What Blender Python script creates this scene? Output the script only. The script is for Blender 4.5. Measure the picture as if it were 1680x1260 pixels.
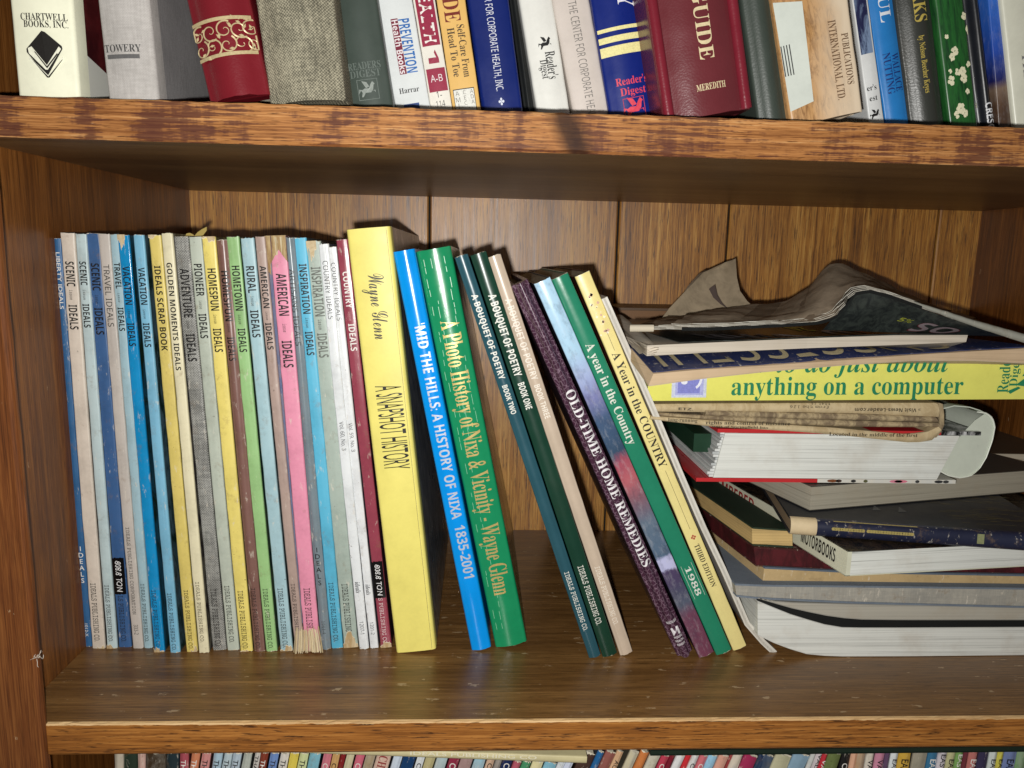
import bpy, bmesh, math, random
from mathutils import Vector, Matrix
random.seed(7)
SC = bpy.context.scene
COL = SC.collection
for o in list(bpy.data.objects): bpy.data.objects.remove(o)

# ------------------------------------------------------------------ camera, light, exposure
CAM = Vector((0.24479, -0.40385, 0.27065)); YAW, PITCH, ROLL, FPX = 0.04801, 0.16699, 0.02246, 1228.71776
_f = Vector((math.sin(YAW)*math.cos(PITCH), math.cos(YAW)*math.cos(PITCH), -math.sin(PITCH)))
_r = Vector((math.cos(YAW), -math.sin(YAW), 0)); _u = _r.cross(_f)
CR = math.cos(ROLL)*_r + math.sin(ROLL)*_u
CU = -math.sin(ROLL)*_r + math.cos(ROLL)*_u
cd = bpy.data.cameras.new('camera'); cam = bpy.data.objects.new('camera', cd); COL.objects.link(cam)
cd.sensor_width = 36; cd.lens = FPX/1680*36; cd.clip_start = 0.01; cd.clip_end = 50
M = Matrix.Identity(4)
for i in range(3):
    M[i][0], M[i][1], M[i][2], M[i][3] = CR[i], CU[i], -_f[i], CAM[i]
cam.matrix_world = M
SC.camera = cam
world = bpy.data.worlds.new('World'); SC.world = world; world.use_nodes = True
world.node_tree.nodes['Background'].inputs[0].default_value = (1.0, 0.93, 0.85, 1)
world.node_tree.nodes['Background'].inputs[1].default_value = 0.11
ld = bpy.data.lights.new('flash', 'SPOT'); lamp = bpy.data.objects.new('flash', ld); COL.objects.link(lamp)
ld.energy = 10.8; ld.shadow_soft_size = 0.0045; ld.color = (1.0, 0.98, 0.94)
ld.spot_size = math.radians(165); ld.spot_blend = 0.6
lamp.location = CAM - 0.011*CR - 0.016*CU
lamp.rotation_euler = (_f - 0.03*CR + 0.06*CU).to_track_quat('-Z', 'Y').to_euler()
SC.view_settings.view_transform = 'Standard'; SC.view_settings.look = 'None'
SC.view_settings.exposure = 0.0; SC.view_settings.gamma = 1; SC.view_settings.use_curve_mapping = False
SC.render.engine = 'CYCLES'; SC.cycles.max_bounces = 6

# ------------------------------------------------------------------ pixel helpers (a photograph pixel -> a point in the place)
def ray(x, y): return _f + CR*((x-840)/FPX) + CU*((630-y)/FPX)
def atY(x, y, Y):
    d = ray(x, y); return CAM + d*((Y-CAM.y)/d.y)
def atZ(x, y, Z):
    d = ray(x, y); return CAM + d*((Z-CAM.z)/d.z)
def pj(P):
    d = Vector(P)-CAM; z = d.dot(_f); return 840+FPX*d.dot(CR)/z, 630-FPX*d.dot(CU)/z

# ------------------------------------------------------------------ materials
def lin(c):
    return tuple(((v/255)/12.92 if v/255 <= .04045 else ((v/255+.055)/1.055)**2.4) for v in c)+(1,)
MATS = {}
class NT:
    def __init__(s, name):
        s.m = bpy.data.materials.new(name); s.m.use_nodes = True; s.t = s.m.node_tree
        s.b = s.t.nodes['Principled BSDF']; s.co = s.n('ShaderNodeTexCoord').outputs['Object']
    def n(s, ty, **kw):
        nd = s.t.nodes.new(ty)
        for k, v in kw.items(): setattr(nd, k, v)
        return nd
    def l(s, a, b): s.t.links.new(a, b)
    def mp(s, sc, loc=(0,0,0)):
        m = s.n('ShaderNodeMapping'); m.inputs['Scale'].default_value = sc; m.inputs['Location'].default_value = loc
        s.l(s.co, m.inputs['Vector']); return m.outputs['Vector']
    def noise(s, vec, scale, detail=4, rough=.55, dist=0):
        n = s.n('ShaderNodeTexNoise'); n.inputs['Scale'].default_value = scale; n.inputs['Detail'].default_value = detail
        n.inputs['Roughness'].default_value = rough; n.inputs['Distortion'].default_value = dist
        s.l(vec, n.inputs['Vector']); return n.outputs['Fac']
    def ramp(s, fac, stops, interp='LINEAR'):
        r = s.n('ShaderNodeValToRGB'); e = r.color_ramp.elements; r.color_ramp.interpolation = interp
        while len(e) < len(stops): e.new(.5)
        for i, (p, c) in enumerate(stops):
            e[i].position = p; e[i].color = c if len(c) == 4 else tuple(c)+(1,)
        s.l(fac, r.inputs['Fac']); return r.outputs['Color']
    def mix(s, fac, a, b, mode='MIX'):
        m = s.n('ShaderNodeMix', data_type='RGBA', blend_type=mode)
        for k, v in ((0, fac), (6, a), (7, b)):
            if hasattr(v, 'is_linked') or hasattr(v, 'links'): s.l(v, m.inputs[k])
            else: m.inputs[k].default_value = v
        return m.outputs[2]
    def math(s, op, a, b=None, c=None):
        m = s.n('ShaderNodeMath', operation=op)
        for k, v in enumerate((a, b, c)):
            if v is None: continue
            if hasattr(v, 'links'): s.l(v, m.inputs[k])
            else: m.inputs[k].default_value = v
        return m.outputs[0]
    def sep(s, vec):
        x = s.n('ShaderNodeSeparateXYZ'); s.l(vec, x.inputs[0]); return x.outputs
    def bump(s, h, strength=.3, dist=.0004):
        b = s.n('ShaderNodeBump'); b.inputs['Strength'].default_value = strength; b.inputs['Distance'].default_value = dist
        s.l(h, b.inputs['Height']); s.l(b.outputs[0], s.b.inputs['Normal']); return b
    def fin(s, col, rough=.5, spec=.5, coat=0):
        if hasattr(col, 'links'): s.l(col, s.b.inputs['Base Color'])
        else: s.b.inputs['Base Color'].default_value = col
        if hasattr(rough, 'links'): s.l(rough, s.b.inputs['Roughness'])
        else: s.b.inputs['Roughness'].default_value = rough
        s.b.inputs['Specular IOR Level'].default_value = spec
        s.b.inputs['Coat Weight'].default_value = coat; s.b.inputs['Coat Roughness'].default_value = .12
        return s.m
def G(v): return (v, v, v, 1)

KNOT = None
def wood(name, dark, mid, light, axis='z', rough=.42, spec=.4, seed=0., pores=.5, stain=None, blotch=.35, wear=None, bump=.35, knot=None, fs=1.7, nick=.74):
    t = NT(name)
    st = {'x': (.022, 1, 1), 'z': (1, 1, .022)}[axis]
    v = t.mp(st, (seed, seed*.7, seed*1.3))
    fine = t.noise(v, 900*fs, 3, .65); mid_n = t.noise(v, 190*fs, 6, .7, .4); wide = t.noise(v, 34, 3, .5, 1.2)
    a = t.math('MULTIPLY_ADD', fine, .45, t.math('MULTIPLY', mid_n, .45))
    a = t.math('MULTIPLY_ADD', wide, .30, a)
    a = t.math('SUBTRACT', a, .1)
    c = t.ramp(a, [(.36, lin(dark)), (.50, lin(mid)), (.62, lin(light))])
    pv = t.mp({'x': (.07, 1, 1), 'z': (1, 1, .05)}[axis], (seed+3, seed, seed*2))
    por = t.noise(pv, 560*fs, 3, .65)
    pm = t.ramp(por, [(.57, G(0)), (.65, G(pores))])
    c = t.mix(pm, c, tuple(x*.35 for x in lin(dark)[:3])+(1,))
    bl = t.noise(t.mp((1, 1, 1), (seed*2, 0, 0)), 9, 3, .6)
    c = t.mix(t.ramp(bl, [(.35, G(0)), (.75, G(blotch))]), c, lin(dark))
    if stain:
        scol, amt = stain
        sv = t.mp((1, .2, .22), (seed, 0, 0))
        s1 = t.noise(sv, 55, 4, .65)
        s2 = t.noise(t.mp((.05, 1, 1), (seed+1, 0, 0)), 640, 4, .7)
        s3 = t.noise(t.mp((1, 1, .6)), 16, 2, .5)
        s = t.math('MULTIPLY_ADD', s1, .62, t.math('MULTIPLY', s2, .80))
        s = t.math('MULTIPLY_ADD', s3, .45, s)
        c = t.mix(t.ramp(s, [(.935, G(0)), (1.0, G(amt))]), c, lin(scol))
    if knot:      # dark knot with swirling rings
        kv = t.n('ShaderNodeVectorMath', operation='SUBTRACT'); t.l(t.co, kv.inputs[0]); kv.inputs[1].default_value = (knot[0], 0, knot[1])
        sx, sy, sz = t.sep(kv.outputs[0]); sx = t.math('MULTIPLY_ADD', sz, .45, sx)
        kn = t.noise(t.mp((1, 1, .6)), 150, 4, .7)
        dd = t.math('POWER', t.math('ADD', t.math('POWER', t.math('ABSOLUTE', t.math('MULTIPLY', sx, 1.0)), 2), t.math('POWER', t.math('ABSOLUTE', t.math('MULTIPLY', sz, .35)), 2)), .5)
        dd = t.math('MULTIPLY_ADD', t.math('SUBTRACT', kn, .5), .0045, dd)
        c = t.mix(t.ramp(dd, [(.0030, G(.95)), (.0056, G(.75)), (.0064, G(.10)), (.0086, G(.6)), (.0102, G(0))]), c, lin((44, 24, 14)))
    if wear:
        wcol, z0, jag = wear      # pale raw wood where the varnish is rubbed off the edge
        z = t.sep(t.co)[2]
        wn = t.noise(t.mp((.4, 1, 1), (5, 1, 2)), 160, 4, .7)
        q = t.math('ADD', z, t.math('MULTIPLY', t.math('SUBTRACT', wn, .5), jag))
        mk = t.math('GREATER_THAN', q, z0)
        c = t.mix(t.math('MULTIPLY', mk, .9), c, lin(wcol))
    # small pale nicks and dust
    nk = t.noise(t.mp((.35, 1, 1) if axis == 'x' else (1, 1, .35), (9, seed, 4)), 190, 4, .6)
    c = t.mix(t.ramp(nk, [(nick, G(0)), (nick+.015, G(.55))]), c, lin((190, 165, 130)))
    t.bump(t.math('SUBTRACT', a, t.math('MULTIPLY', pm, .4)), bump, .0005)
    rr = t.math('MULTIPLY_ADD', mid_n, .25, rough-.12)
    return t.fin(c, rr, spec)

def paper(name, col, rough=.38, spec=.45, wear=.5, kind=None, col2=None, seed=0.):
    """printed or cloth cover stock; kind adds a weave, a leather grain, crackle or a picture"""
    key = ('paper', col, rough, spec, wear, kind, col2)
    if key in MATS: return MATS[key]
    t = NT(name); seed = (hash(str(col)) % 97)*.37 if False else (sum(col)*.137) % 11
    c = lin(col)
    v = t.mp((1, 1, 1), (seed, seed, seed))
    n1 = t.noise(v, 45, 4, .6); n2 = t.noise(v, 420, 3, .6)
    dk = tuple(x*(.93-.13*wear) for x in c[:3])+(1,); lt = tuple(min(1, x*1.06) for x in c[:3])+(1,)
    cc = t.ramp(t.math('MULTIPLY_ADD', n2, .25, t.math('MULTIPLY', n1, .75)), [(.32, dk), (.52, c), (.7, lt)])
    h = t.math('MULTIPLY_ADD', n1, .6, t.math('MULTIPLY', n2, .25))
    bs, bd = .22, .0004
    if kind == 'weave' or kind == 'weave_coarse':
        f = 5200 if kind == 'weave' else 4100
        X, Y, Z = t.sep(t.mp((1, 1, 1)))
        wob = t.noise(v, 260, 3)
        a = t.math('SINE', t.math('MULTIPLY_ADD', wob, 6, t.math('MULTIPLY', X, f)))
        b = t.math('SINE', t.math('MULTIPLY_ADD', wob, 6, t.math('MULTIPLY', Z, f)))
        th1 = t.noise(t.mp((1, 1, .12)), 900, 2); th2 = t.noise(t.mp((.12, 1, 1)), 900, 2)
        w = t.math('MULTIPLY_ADD', t.math('MULTIPLY', a, b), .22 if kind == 'weave_coarse' else .08, .30)
        w = t.math('ADD', w, t.math('MULTIPLY', t.math('ADD', th1, th2), .45)); w = t.math('SUBTRACT', w, .15)
        big = t.noise(v, 40, 4, .6); w = t.math('MULTIPLY_ADD', big, .5, w); w = t.math('SUBTRACT', w, .22)
        cc = t.mix(t.ramp(w, [(.38, G(0)), (.80, G(.9 if kind == 'weave_coarse' else .6))]), cc, lin(col2 or tuple(int(x*.5) for x in col)))
        h = w; bs, bd = .5, .0004
    elif kind == 'leather':
        vo = t.n('ShaderNodeTexVoronoi'); vo.inputs['Scale'].default_value = 900; t.l(v, vo.inputs['Vector'])
        h = vo.outputs['Distance']; bs, bd = .22, .0002
    elif kind == 'crackle':
        vo = t.n('ShaderNodeTexVoronoi', feature='DISTANCE_TO_EDGE'); vo.inputs['Scale'].default_value = 330
        t.l(v, vo.inputs['Vector'])
        e = t.math('MULTIPLY_ADD', n2, .16, vo.outputs['Distance'])
        cc = t.mix(t.ramp(e, [(.07, G(.75)), (.17, G(0))]), cc, lin(col2))
    elif kind == 'art':
        n3 = t.noise(t.mp((1, 1, .35), (seed, 2, 1)), 130, 5, .7, .8)
        cc = t.mix(t.ramp(n3, [(.42, G(0)), (.60, G(1))]), cc, lin(col2))
    elif kind == 'fur':
        n3 = t.noise(t.mp((1, 1, .5), (seed, 2, 1)), 20, 4, .6, .6)
        n4 = t.noise(t.mp((1, 1, .25), (1, 2, seed)), 260, 5, .75, 1.5)
        gx = t.math('MULTIPLY_ADD', t.sep(t.co)[0], 24., -.42); gx = t.math('ADD', gx, t.math('MULTIPLY', n3, .75))
        cc = t.mix(t.ramp(n4, [(.46, G(0)), (.64, G(.75))]), cc, lin((104, 66, 32)))
        cc = t.mix(t.ramp(gx, [(.30, G(0)), (.75, G(.95))]), cc, lin(col2))
    elif kind == 'grass':
        n3 = t.noise(t.mp((1, 1, .12), (seed, 2, 1)), 420, 4, .7, .4)
        cc = t.mix(t.ramp(n3, [(.45, G(0)), (.65, G(1))]), cc, lin(col2))
    if wear:
        if wear >= .75:      # rubbed pale flecks and creases
            sc1 = t.noise(t.mp((1, 1, .3), (seed+8, 2, 5)), 300, 4, .7)
            cc = t.mix(t.ramp(sc1, [(.605, G(0)), (.68, G(.6*wear))]), cc, lin((222, 214, 198)))
            sc2 = t.noise(t.mp((1, 1, .8), (seed+2, 7, 5)), 120, 5, .75)
            cc = t.mix(t.ramp(sc2, [(.565, G(0)), (.70, G(.5*wear))]), cc, lin((128, 104, 76)))
        sp = t.noise(v, 330, 2, .4)
        cc = t.mix(t.ramp(sp, [(.76, G(0)), (.79, G(.55*wear))]), cc, lin((70, 52, 38)))
        st = t.noise(t.mp((1, 1, .5), (seed+4, 1, 0)), 24, 4, .65)
        cc = t.mix(t.ramp(st, [(.60, G(0)), (.78, G(.35*wear))]), cc, lin((120, 95, 65)))
    t.bump(h, bs, bd)
    rg = t.math('MULTIPLY_ADD', n1, .25, rough-.12)
    MATS[key] = t.fin(cc, rg, spec); return MATS[key]

def zramp(name, stops, rough=.3, mott=.5, scale=.28):
    """a picture running up a spine: colour bands along local z (0..scale), broken up by noise"""
    t = NT(name); z = t.sep(t.co)[2]
    n1 = t.noise(t.mp((1, 1, .5)), 60, 5, .7, .6); n2 = t.noise(t.mp((1, 1, .4), (3, 1, 1)), 340, 5, .75)
    q = t.math('MULTIPLY', z, 1/scale); q = t.math('MULTIPLY_ADD', t.math('SUBTRACT', n1, .5), .12*mott, q)
    c = t.ramp(q, [(p, lin(cc)) for p, cc in stops])
    c = t.mix(t.ramp(n2, [(.5, G(0)), (.7, G(.5*mott))]), c, lin((190, 190, 195)))
    c = t.mix(t.ramp(t.noise(t.mp((1, 1, .6), (7, 7, 7)), 150, 4, .7), [(.5, G(0)), (.66, G(.55*mott))]), c, lin((50, 52, 70)))
    t.bump(n2, .15, .0003)
    return t.fin(c, rough, .5)

def pages_mat(col=(222, 214, 192), axis='x', dirt=.5, f=2200):
    key = ('pages', col, axis, dirt, f)
    if key in MATS: return MATS[key]
    t = NT('page_edges'); c = lin(col)
    sc = {'x': (1, .03, .03), 'z': (.006, .006, 1)}[axis]
    n = t.noise(t.mp(sc), f, 3, .7); n2 = t.noise(t.mp(sc, (2, 1, 3)), f*.2, 5, .8); n3 = t.noise(t.mp((1, 1, 1)), 40, 4, .6)
    cc = t.ramp(t.math('MULTIPLY_ADD', n, .5, t.math('MULTIPLY', n2, .5)), [(.36, tuple(x*.50 for x in c[:3])+(1,)), (.47, tuple(x*.92 for x in c[:3])+(1,)), (.56, c), (.8, tuple(min(1, x*1.07) for x in c[:3])+(1,))])
    cc = t.mix(t.ramp(n3, [(.5, G(0)), (.75, G(dirt*.6))]), cc, lin((150, 125, 90)))
    t.bump(n2, .4, .0006)
    MATS[key] = t.fin(cc, .75, .2); return MATS[key]

def ink(col, rough=.45, metal=0):
    key = ('ink', col, rough, metal)
    if key in MATS: return MATS[key]
    t = NT('ink'); c = lin(col)
    n = t.noise(t.mp((1, 1, 1)), 900, 3, .6)
    cc = t.ramp(n, [(.3, tuple(x*.8 for x in c[:3])+(1,)), (.6, c)])
    t.b.inputs['Metallic'].default_value = metal
    MATS[key] = t.fin(cc, rough, .4); return MATS[key]

# ------------------------------------------------------------------ meshes
class MB:
    """collects geometry for ONE mesh object"""
    def __init__(s): s.v, s.f, s.mi, s.sm, s.mats = [], [], [], [], []
    def mat(s, m):
        if m not in s.mats: s.mats.append(m)
        return s.mats.index(m)
    def add(s, vs, fs, m, smooth=False):
        k = len(s.v); i = s.mat(m); s.v += [tuple(p) for p in vs]
        for f in fs: s.f.append(tuple(a+k for a in f)); s.mi.append(i); s.sm.append(smooth)
    def box(s, x0, x1, y0, y1, z0, z1, m):
        s.add([(x0,y0,z0),(x1,y0,z0),(x1,y1,z0),(x0,y1,z0),(x0,y0,z1),(x1,y0,z1),(x1,y1,z1),(x0,y1,z1)],
              [(0,3,2,1),(4,5,6,7),(0,1,5,4),(1,2,6,5),(2,3,7,6),(3,0,4,7)], m)
    def grid(s, rows, m, smooth=True, close=False):
        n = len(rows[0]); vs = [p for r in rows for p in r]; fs = []
        for i in range(len(rows)-1):
            for j in range(n-1 if not close else n):
                a, b = i*n+j, i*n+(j+1) % n
                fs.append((a, b, b+n, a+n))
        s.add(vs, fs, m, smooth)
    def text(s, body, m, fn, fit=None, height=None, style='sans', bold=0., center=False, sub=False):
        """letters laid with fn(t, u): t runs along the line 0..length, u up from the baseline; fit=length, height=cap height"""
        vs, fs, w, cap = glyphs(body, style, bold)
        if sub: vs, fs = subdiv(body, style, bold)
        h = height or 1; kx = (fit/w) if fit else h/cap
        ky = h/cap
        off = -.5*w*kx if center else 0
        s.add([fn(x*kx+off, y*ky) for x, y in vs], fs, m)
    def build(s, name, parent=None):
        me = bpy.data.meshes.new(name); me.from_pydata([tuple(p) for p in s.v], [], s.f)
        for m in s.mats: me.materials.append(m)
        me.polygons.foreach_set('material_index', s.mi); me.polygons.foreach_set('use_smooth', s.sm)
        me.update()
        o = bpy.data.objects.new(name, me); COL.objects.link(o)
        if parent: o.parent = parent
        return o
_ST = {'serif': (0x1D400, 0x1D41A, 0x1D7CE), 'ital': (0x1D468, 0x1D482, 0x1D7CE), 'script': (0x1D4D0, 0x1D4EA, None), 'slab': (0x1D670, 0x1D68A, 0x1D7F6),
       'gro': (0x1D5D4, 0x1D5EE, 0x1D7EC), 'thin': (0x1D5A0, 0x1D5BA, 0x1D7E2)}
_GC = {}; _SC = {}
def subdiv(body, style, bold):
    key = (body, style, bold)
    if key not in _SC:
        vs, fs, w, cap = glyphs(body, style, bold); bm = bmesh.new(); V = [bm.verts.new((x, y, 0)) for x, y in vs]
        for f in fs:
            try: bm.faces.new([V[i] for i in f])
            except ValueError: pass
        for k in range(1, 9):
            bmesh.ops.bisect_plane(bm, geom=bm.verts[:]+bm.edges[:]+bm.faces[:], plane_co=(0, .69*k/9, 0), plane_no=(0, 1, 0))
        bm.verts.index_update(); _SC[key] = ([(v.co.x, v.co.y) for v in bm.verts], [tuple(v.index for v in f.verts) for f in bm.faces]); bm.free()
    return _SC[key]
def glyphs(body, style, bold):
    bold = 0. if style in _ST else min(max(bold, 0.), .008)
    key = (body, style, bold)
    if key in _GC: return _GC[key]
    s = body
    if style in _ST:
        A, a, d = _ST[style]
        s = ''.join(chr(A+ord(c)-65) if 'A' <= c <= 'Z' else chr(a+ord(c)-97) if 'a' <= c <= 'z' else
                    chr(d+ord(c)-48) if d and c.isdigit() else c for c in body)
    cu = bpy.data.curves.new('lettering', 'FONT'); cu.body = s; cu.size = 1; cu.offset = bold; cu.resolution_u = 3
    ob = bpy.data.objects.new('lettering', cu); COL.objects.link(ob)
    dg = bpy.context.evaluated_depsgraph_get(); dg.update()
    me = bpy.data.meshes.new_from_object(ob.evaluated_get(dg))
    vs = [(v.co.x, v.co.y) for v in me.vertices]; fs = [tuple(p.vertices) for p in me.polygons]
    bpy.data.objects.remove(ob); bpy.data.curves.remove(cu); bpy.data.meshes.remove(me)
    x0 = min(v[0] for v in vs); x1 = max(v[0] for v in vs)
    vs = [(x-x0, y) for x, y in vs]
    _GC[key] = (vs, fs, max(x1-x0, 1e-4), .69); return _GC[key]

def thing(name, label, cat, loc=(0,0,0), lean=0., yaw=0., group=None):
    o = bpy.data.objects.new(name, None); COL.objects.link(o); o.empty_display_size = .02
    o.location = loc; o.rotation_euler = (0, lean, yaw); o['label'] = label; o['category'] = cat
    if group: o['group'] = group
    return o
def tag(o, label, cat, group=None):
    o['label'] = label; o['category'] = cat
    if group: o['group'] = group
    return o

# ------------------------------------------------------------------ the bookcase
H, T, D, W0, XR = 0.325, 0.0203, 0.3163, -0.021, 0.7294
Z_UP = H+T; Z_DN = -0.335
case = thing('bookcase', 'old brown stained wooden bookcase with scuffed shelves holding all the books', 'bookcase')
_k = atY(937, 218, 0); KNOT = (_k.x, _k.z-Z_UP)
w_edge_up = wood('shelf_edge_wood', (110, 66, 34), (172, 118, 68), (204, 160, 108), 'x', .5, .15, 1., .8, stain=((74, 40, 36), .78), blotch=.3, wear=((226, 186, 126), 99, .004), knot=KNOT, bump=.14)
w_edge_dn = wood('shelf_edge_wood', (92, 52, 20), (150, 94, 38), (188, 128, 62), 'x', .5, .35, 2.3, .95, blotch=.3, wear=((206, 170, 120), -.0010, .0042))
w_under = wood('shelf_underside_wood', (76, 53, 30), (120, 87, 52), (144, 110, 70), 'x', .4, .5, 4.1, .4)
w_top = wood('shelf_top_wood', (80, 54, 26), (116, 82, 44), (146, 108, 62), 'x', .34, .5, 6.2, .5, bump=.08, nick=.655)
w_raw = wood('worn_edge_wood', (170, 130, 84), (205, 168, 118), (222, 190, 142), 'x', .6, .3, 8.8, .4)
w_back = wood('back_panel_wood', (92, 54, 18), (182, 122, 46), (224, 170, 86), 'z', .43, .9, 3.3, .8, blotch=.5, bump=.10)
w_side = wood('side_panel_wood', (70, 40, 15), (112, 66, 26), (144, 92, 42), 'z', .4, .45, 5.4, .5, bump=.15, nick=.715)
w_stile = wood('stile_wood', (70, 38, 17), (108, 60, 26), (136, 84, 40), 'z', .45, .4, 7.7, .3, bump=.12, nick=.71)
w_dark = ink((22, 14, 8), .8)

def shelf(z, edge, top_worn, seed):
    mb = MB(); rnd = random.Random(seed); n = 150
    xs = [0+XR*i/n for i in range(n+1)]
    prof = [(.0022, 0), (.0005, -.0003), (0, -.0010), (0, -T*.35), (0, -T*.65), (0, -T+.0016), (.0012, -T)]
    rows = []
    for k, (y, dz) in enumerate(prof):
        rows.append([(x, y+rnd.gauss(0, .00005 if 0 < k < 6 else 0), dz+(rnd.gauss(0, .0002) if k in (1, 2, 5) else 0)) for x in xs])
    mats = [top_worn, top_worn if top_worn is w_raw else edge, edge, edge, edge, edge]
    for k in range(6): mb.grid([rows[k+1], rows[k]], mats[k], smooth=(k in (2, 3, 4)))
    yf = .0018
    def cap(z_, yfront, m, up):
        vs = [(0, yfront, z_), (XR, yfront, z_), (XR, D-.001, z_), (W0, D-.001, z_), (W0, yf, z_), (0, yf, z_)]
        mb.add(vs, [(0, 1, 2, 3, 4, 5) if up else (5, 4, 3, 2, 1, 0)], m)
    cap(0, .0022, w_top, True); cap(-T, .0012, w_under, False)
    mb.add([(W0, yf, 0), (W0, D-.001, 0), (W0, D-.001, -T), (W0, yf, -T), (0, yf, 0), (0, yf, -T), (0, .001, 0), (0, .001, -T)],
           [(0, 1, 2, 3), (4, 0, 3, 5), (6, 4, 5, 7)], w_under)
    o = mb.build('shelf', case); o.location = (0, 0, z); return o
sh_up = shelf(Z_UP, w_edge_up, w_edge_up, 1); sh_dn = shelf(0, w_edge_dn, w_raw, 2); shelf(Z_DN, w_edge_dn, w_raw, 3)
# worn knot on the upper edge
mb = MB()
mb.box(W0-.041, W0-.0003, .0022, D+.012, Z_DN-.05, .72, w_side); mb.build('side_panel', case)
mb = MB(); mb.box(XR+.0003, XR+.02, .0, D+.012, Z_DN-.05, .72, w_side); mb.build('side_panel', case)
mb = MB()
n = 60; rnd = random.Random(5); zs = [Z_DN-.05+(.77-Z_DN)*i/n for i in range(n+1)]
xl = -.062
mb.grid([[(x+rnd.gauss(0, .00012)*(x > -.003), y, z) for z in zs] for x, y in ((-.0002, .0015), (-.0002, -.0004), (-.0010, -.0018), (-.003, -.0022), (xl, -.0022), (xl, .0015))], w_stile, smooth=False)
mb.build('stile', case)
mb = MB(); seams = [-.03, .1985, .3768, .4829, .6883, .745]
mb.box(-.04, .75, D+.004, D+.012, Z_DN-.05, .72, w_dark)
for a, b in zip(seams, seams[1:]):
    g = .0010
    vs = []
    for z in (Z_DN-.05, .72):
        vs += [(a+g, D+.0039, z), (a+g, D+.0012, z), (a+g+.0012, D, z), (b-g-.0012, D, z), (b-g, D+.0012, z), (b-g, D+.0039, z)]
    mb.add(vs, [(i, i+1, i+7, i+6) for i in range(5)], w_back)
mb.build('back_panel', case)

# ------------------------------------------------------------------ books that stand
class Frame:
    """spine plane: pivot = lower left front corner, lean about the depth axis"""
    def __init__(s, piv, lean): s.p = Vector(piv); s.a = lean; s.c, s.s = math.cos(lean), math.sin(lean)
    def uv(s, x, y):
        d = atY(x, y, s.p.y)-s.p; return (d.x*s.c-d.z*s.s, d.x*s.s+d.z*s.c)
    def px(s, u, v):
        return pj((s.p.x+u*s.c+v*s.s, s.p.y, s.p.z-u*s.s+v*s.c))
    def v_at(s, y, u):
        lo, hi = -.1, .6
        for _ in range(40):
            m = (lo+hi)/2
            if s.px(u, m)[1] > y: lo = m
            else: hi = m
        return lo

def spine_prof(w, bulge, r, back):
    pts = [(0.0, back), (0.0, bulge+r)]
    for k in range(1, 4):
        a = k/4*math.pi/2; pts.append((r-r*math.cos(a), bulge+r-r*math.sin(a)))
    n = 8
    for k in range(n+1):
        u = r+(w-2*r)*k/n; q = 2*u/w-1; q0 = 1-2*r/w
        pts.append((u, bulge*(q*q)/(q0*q0) if q0 > 0 else 0))
    for k in range(1, 4):
        a = (1-k/4)*math.pi/2; pts.append((w-r+r*math.cos(a), bulge+r-r*math.sin(a)))
    pts += [(w, bulge+r), (w, back)]
    return pts
def yf_of(w, bulge):
    return lambda u: bulge*min(1.0, (2*u/w-1)**2)

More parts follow.
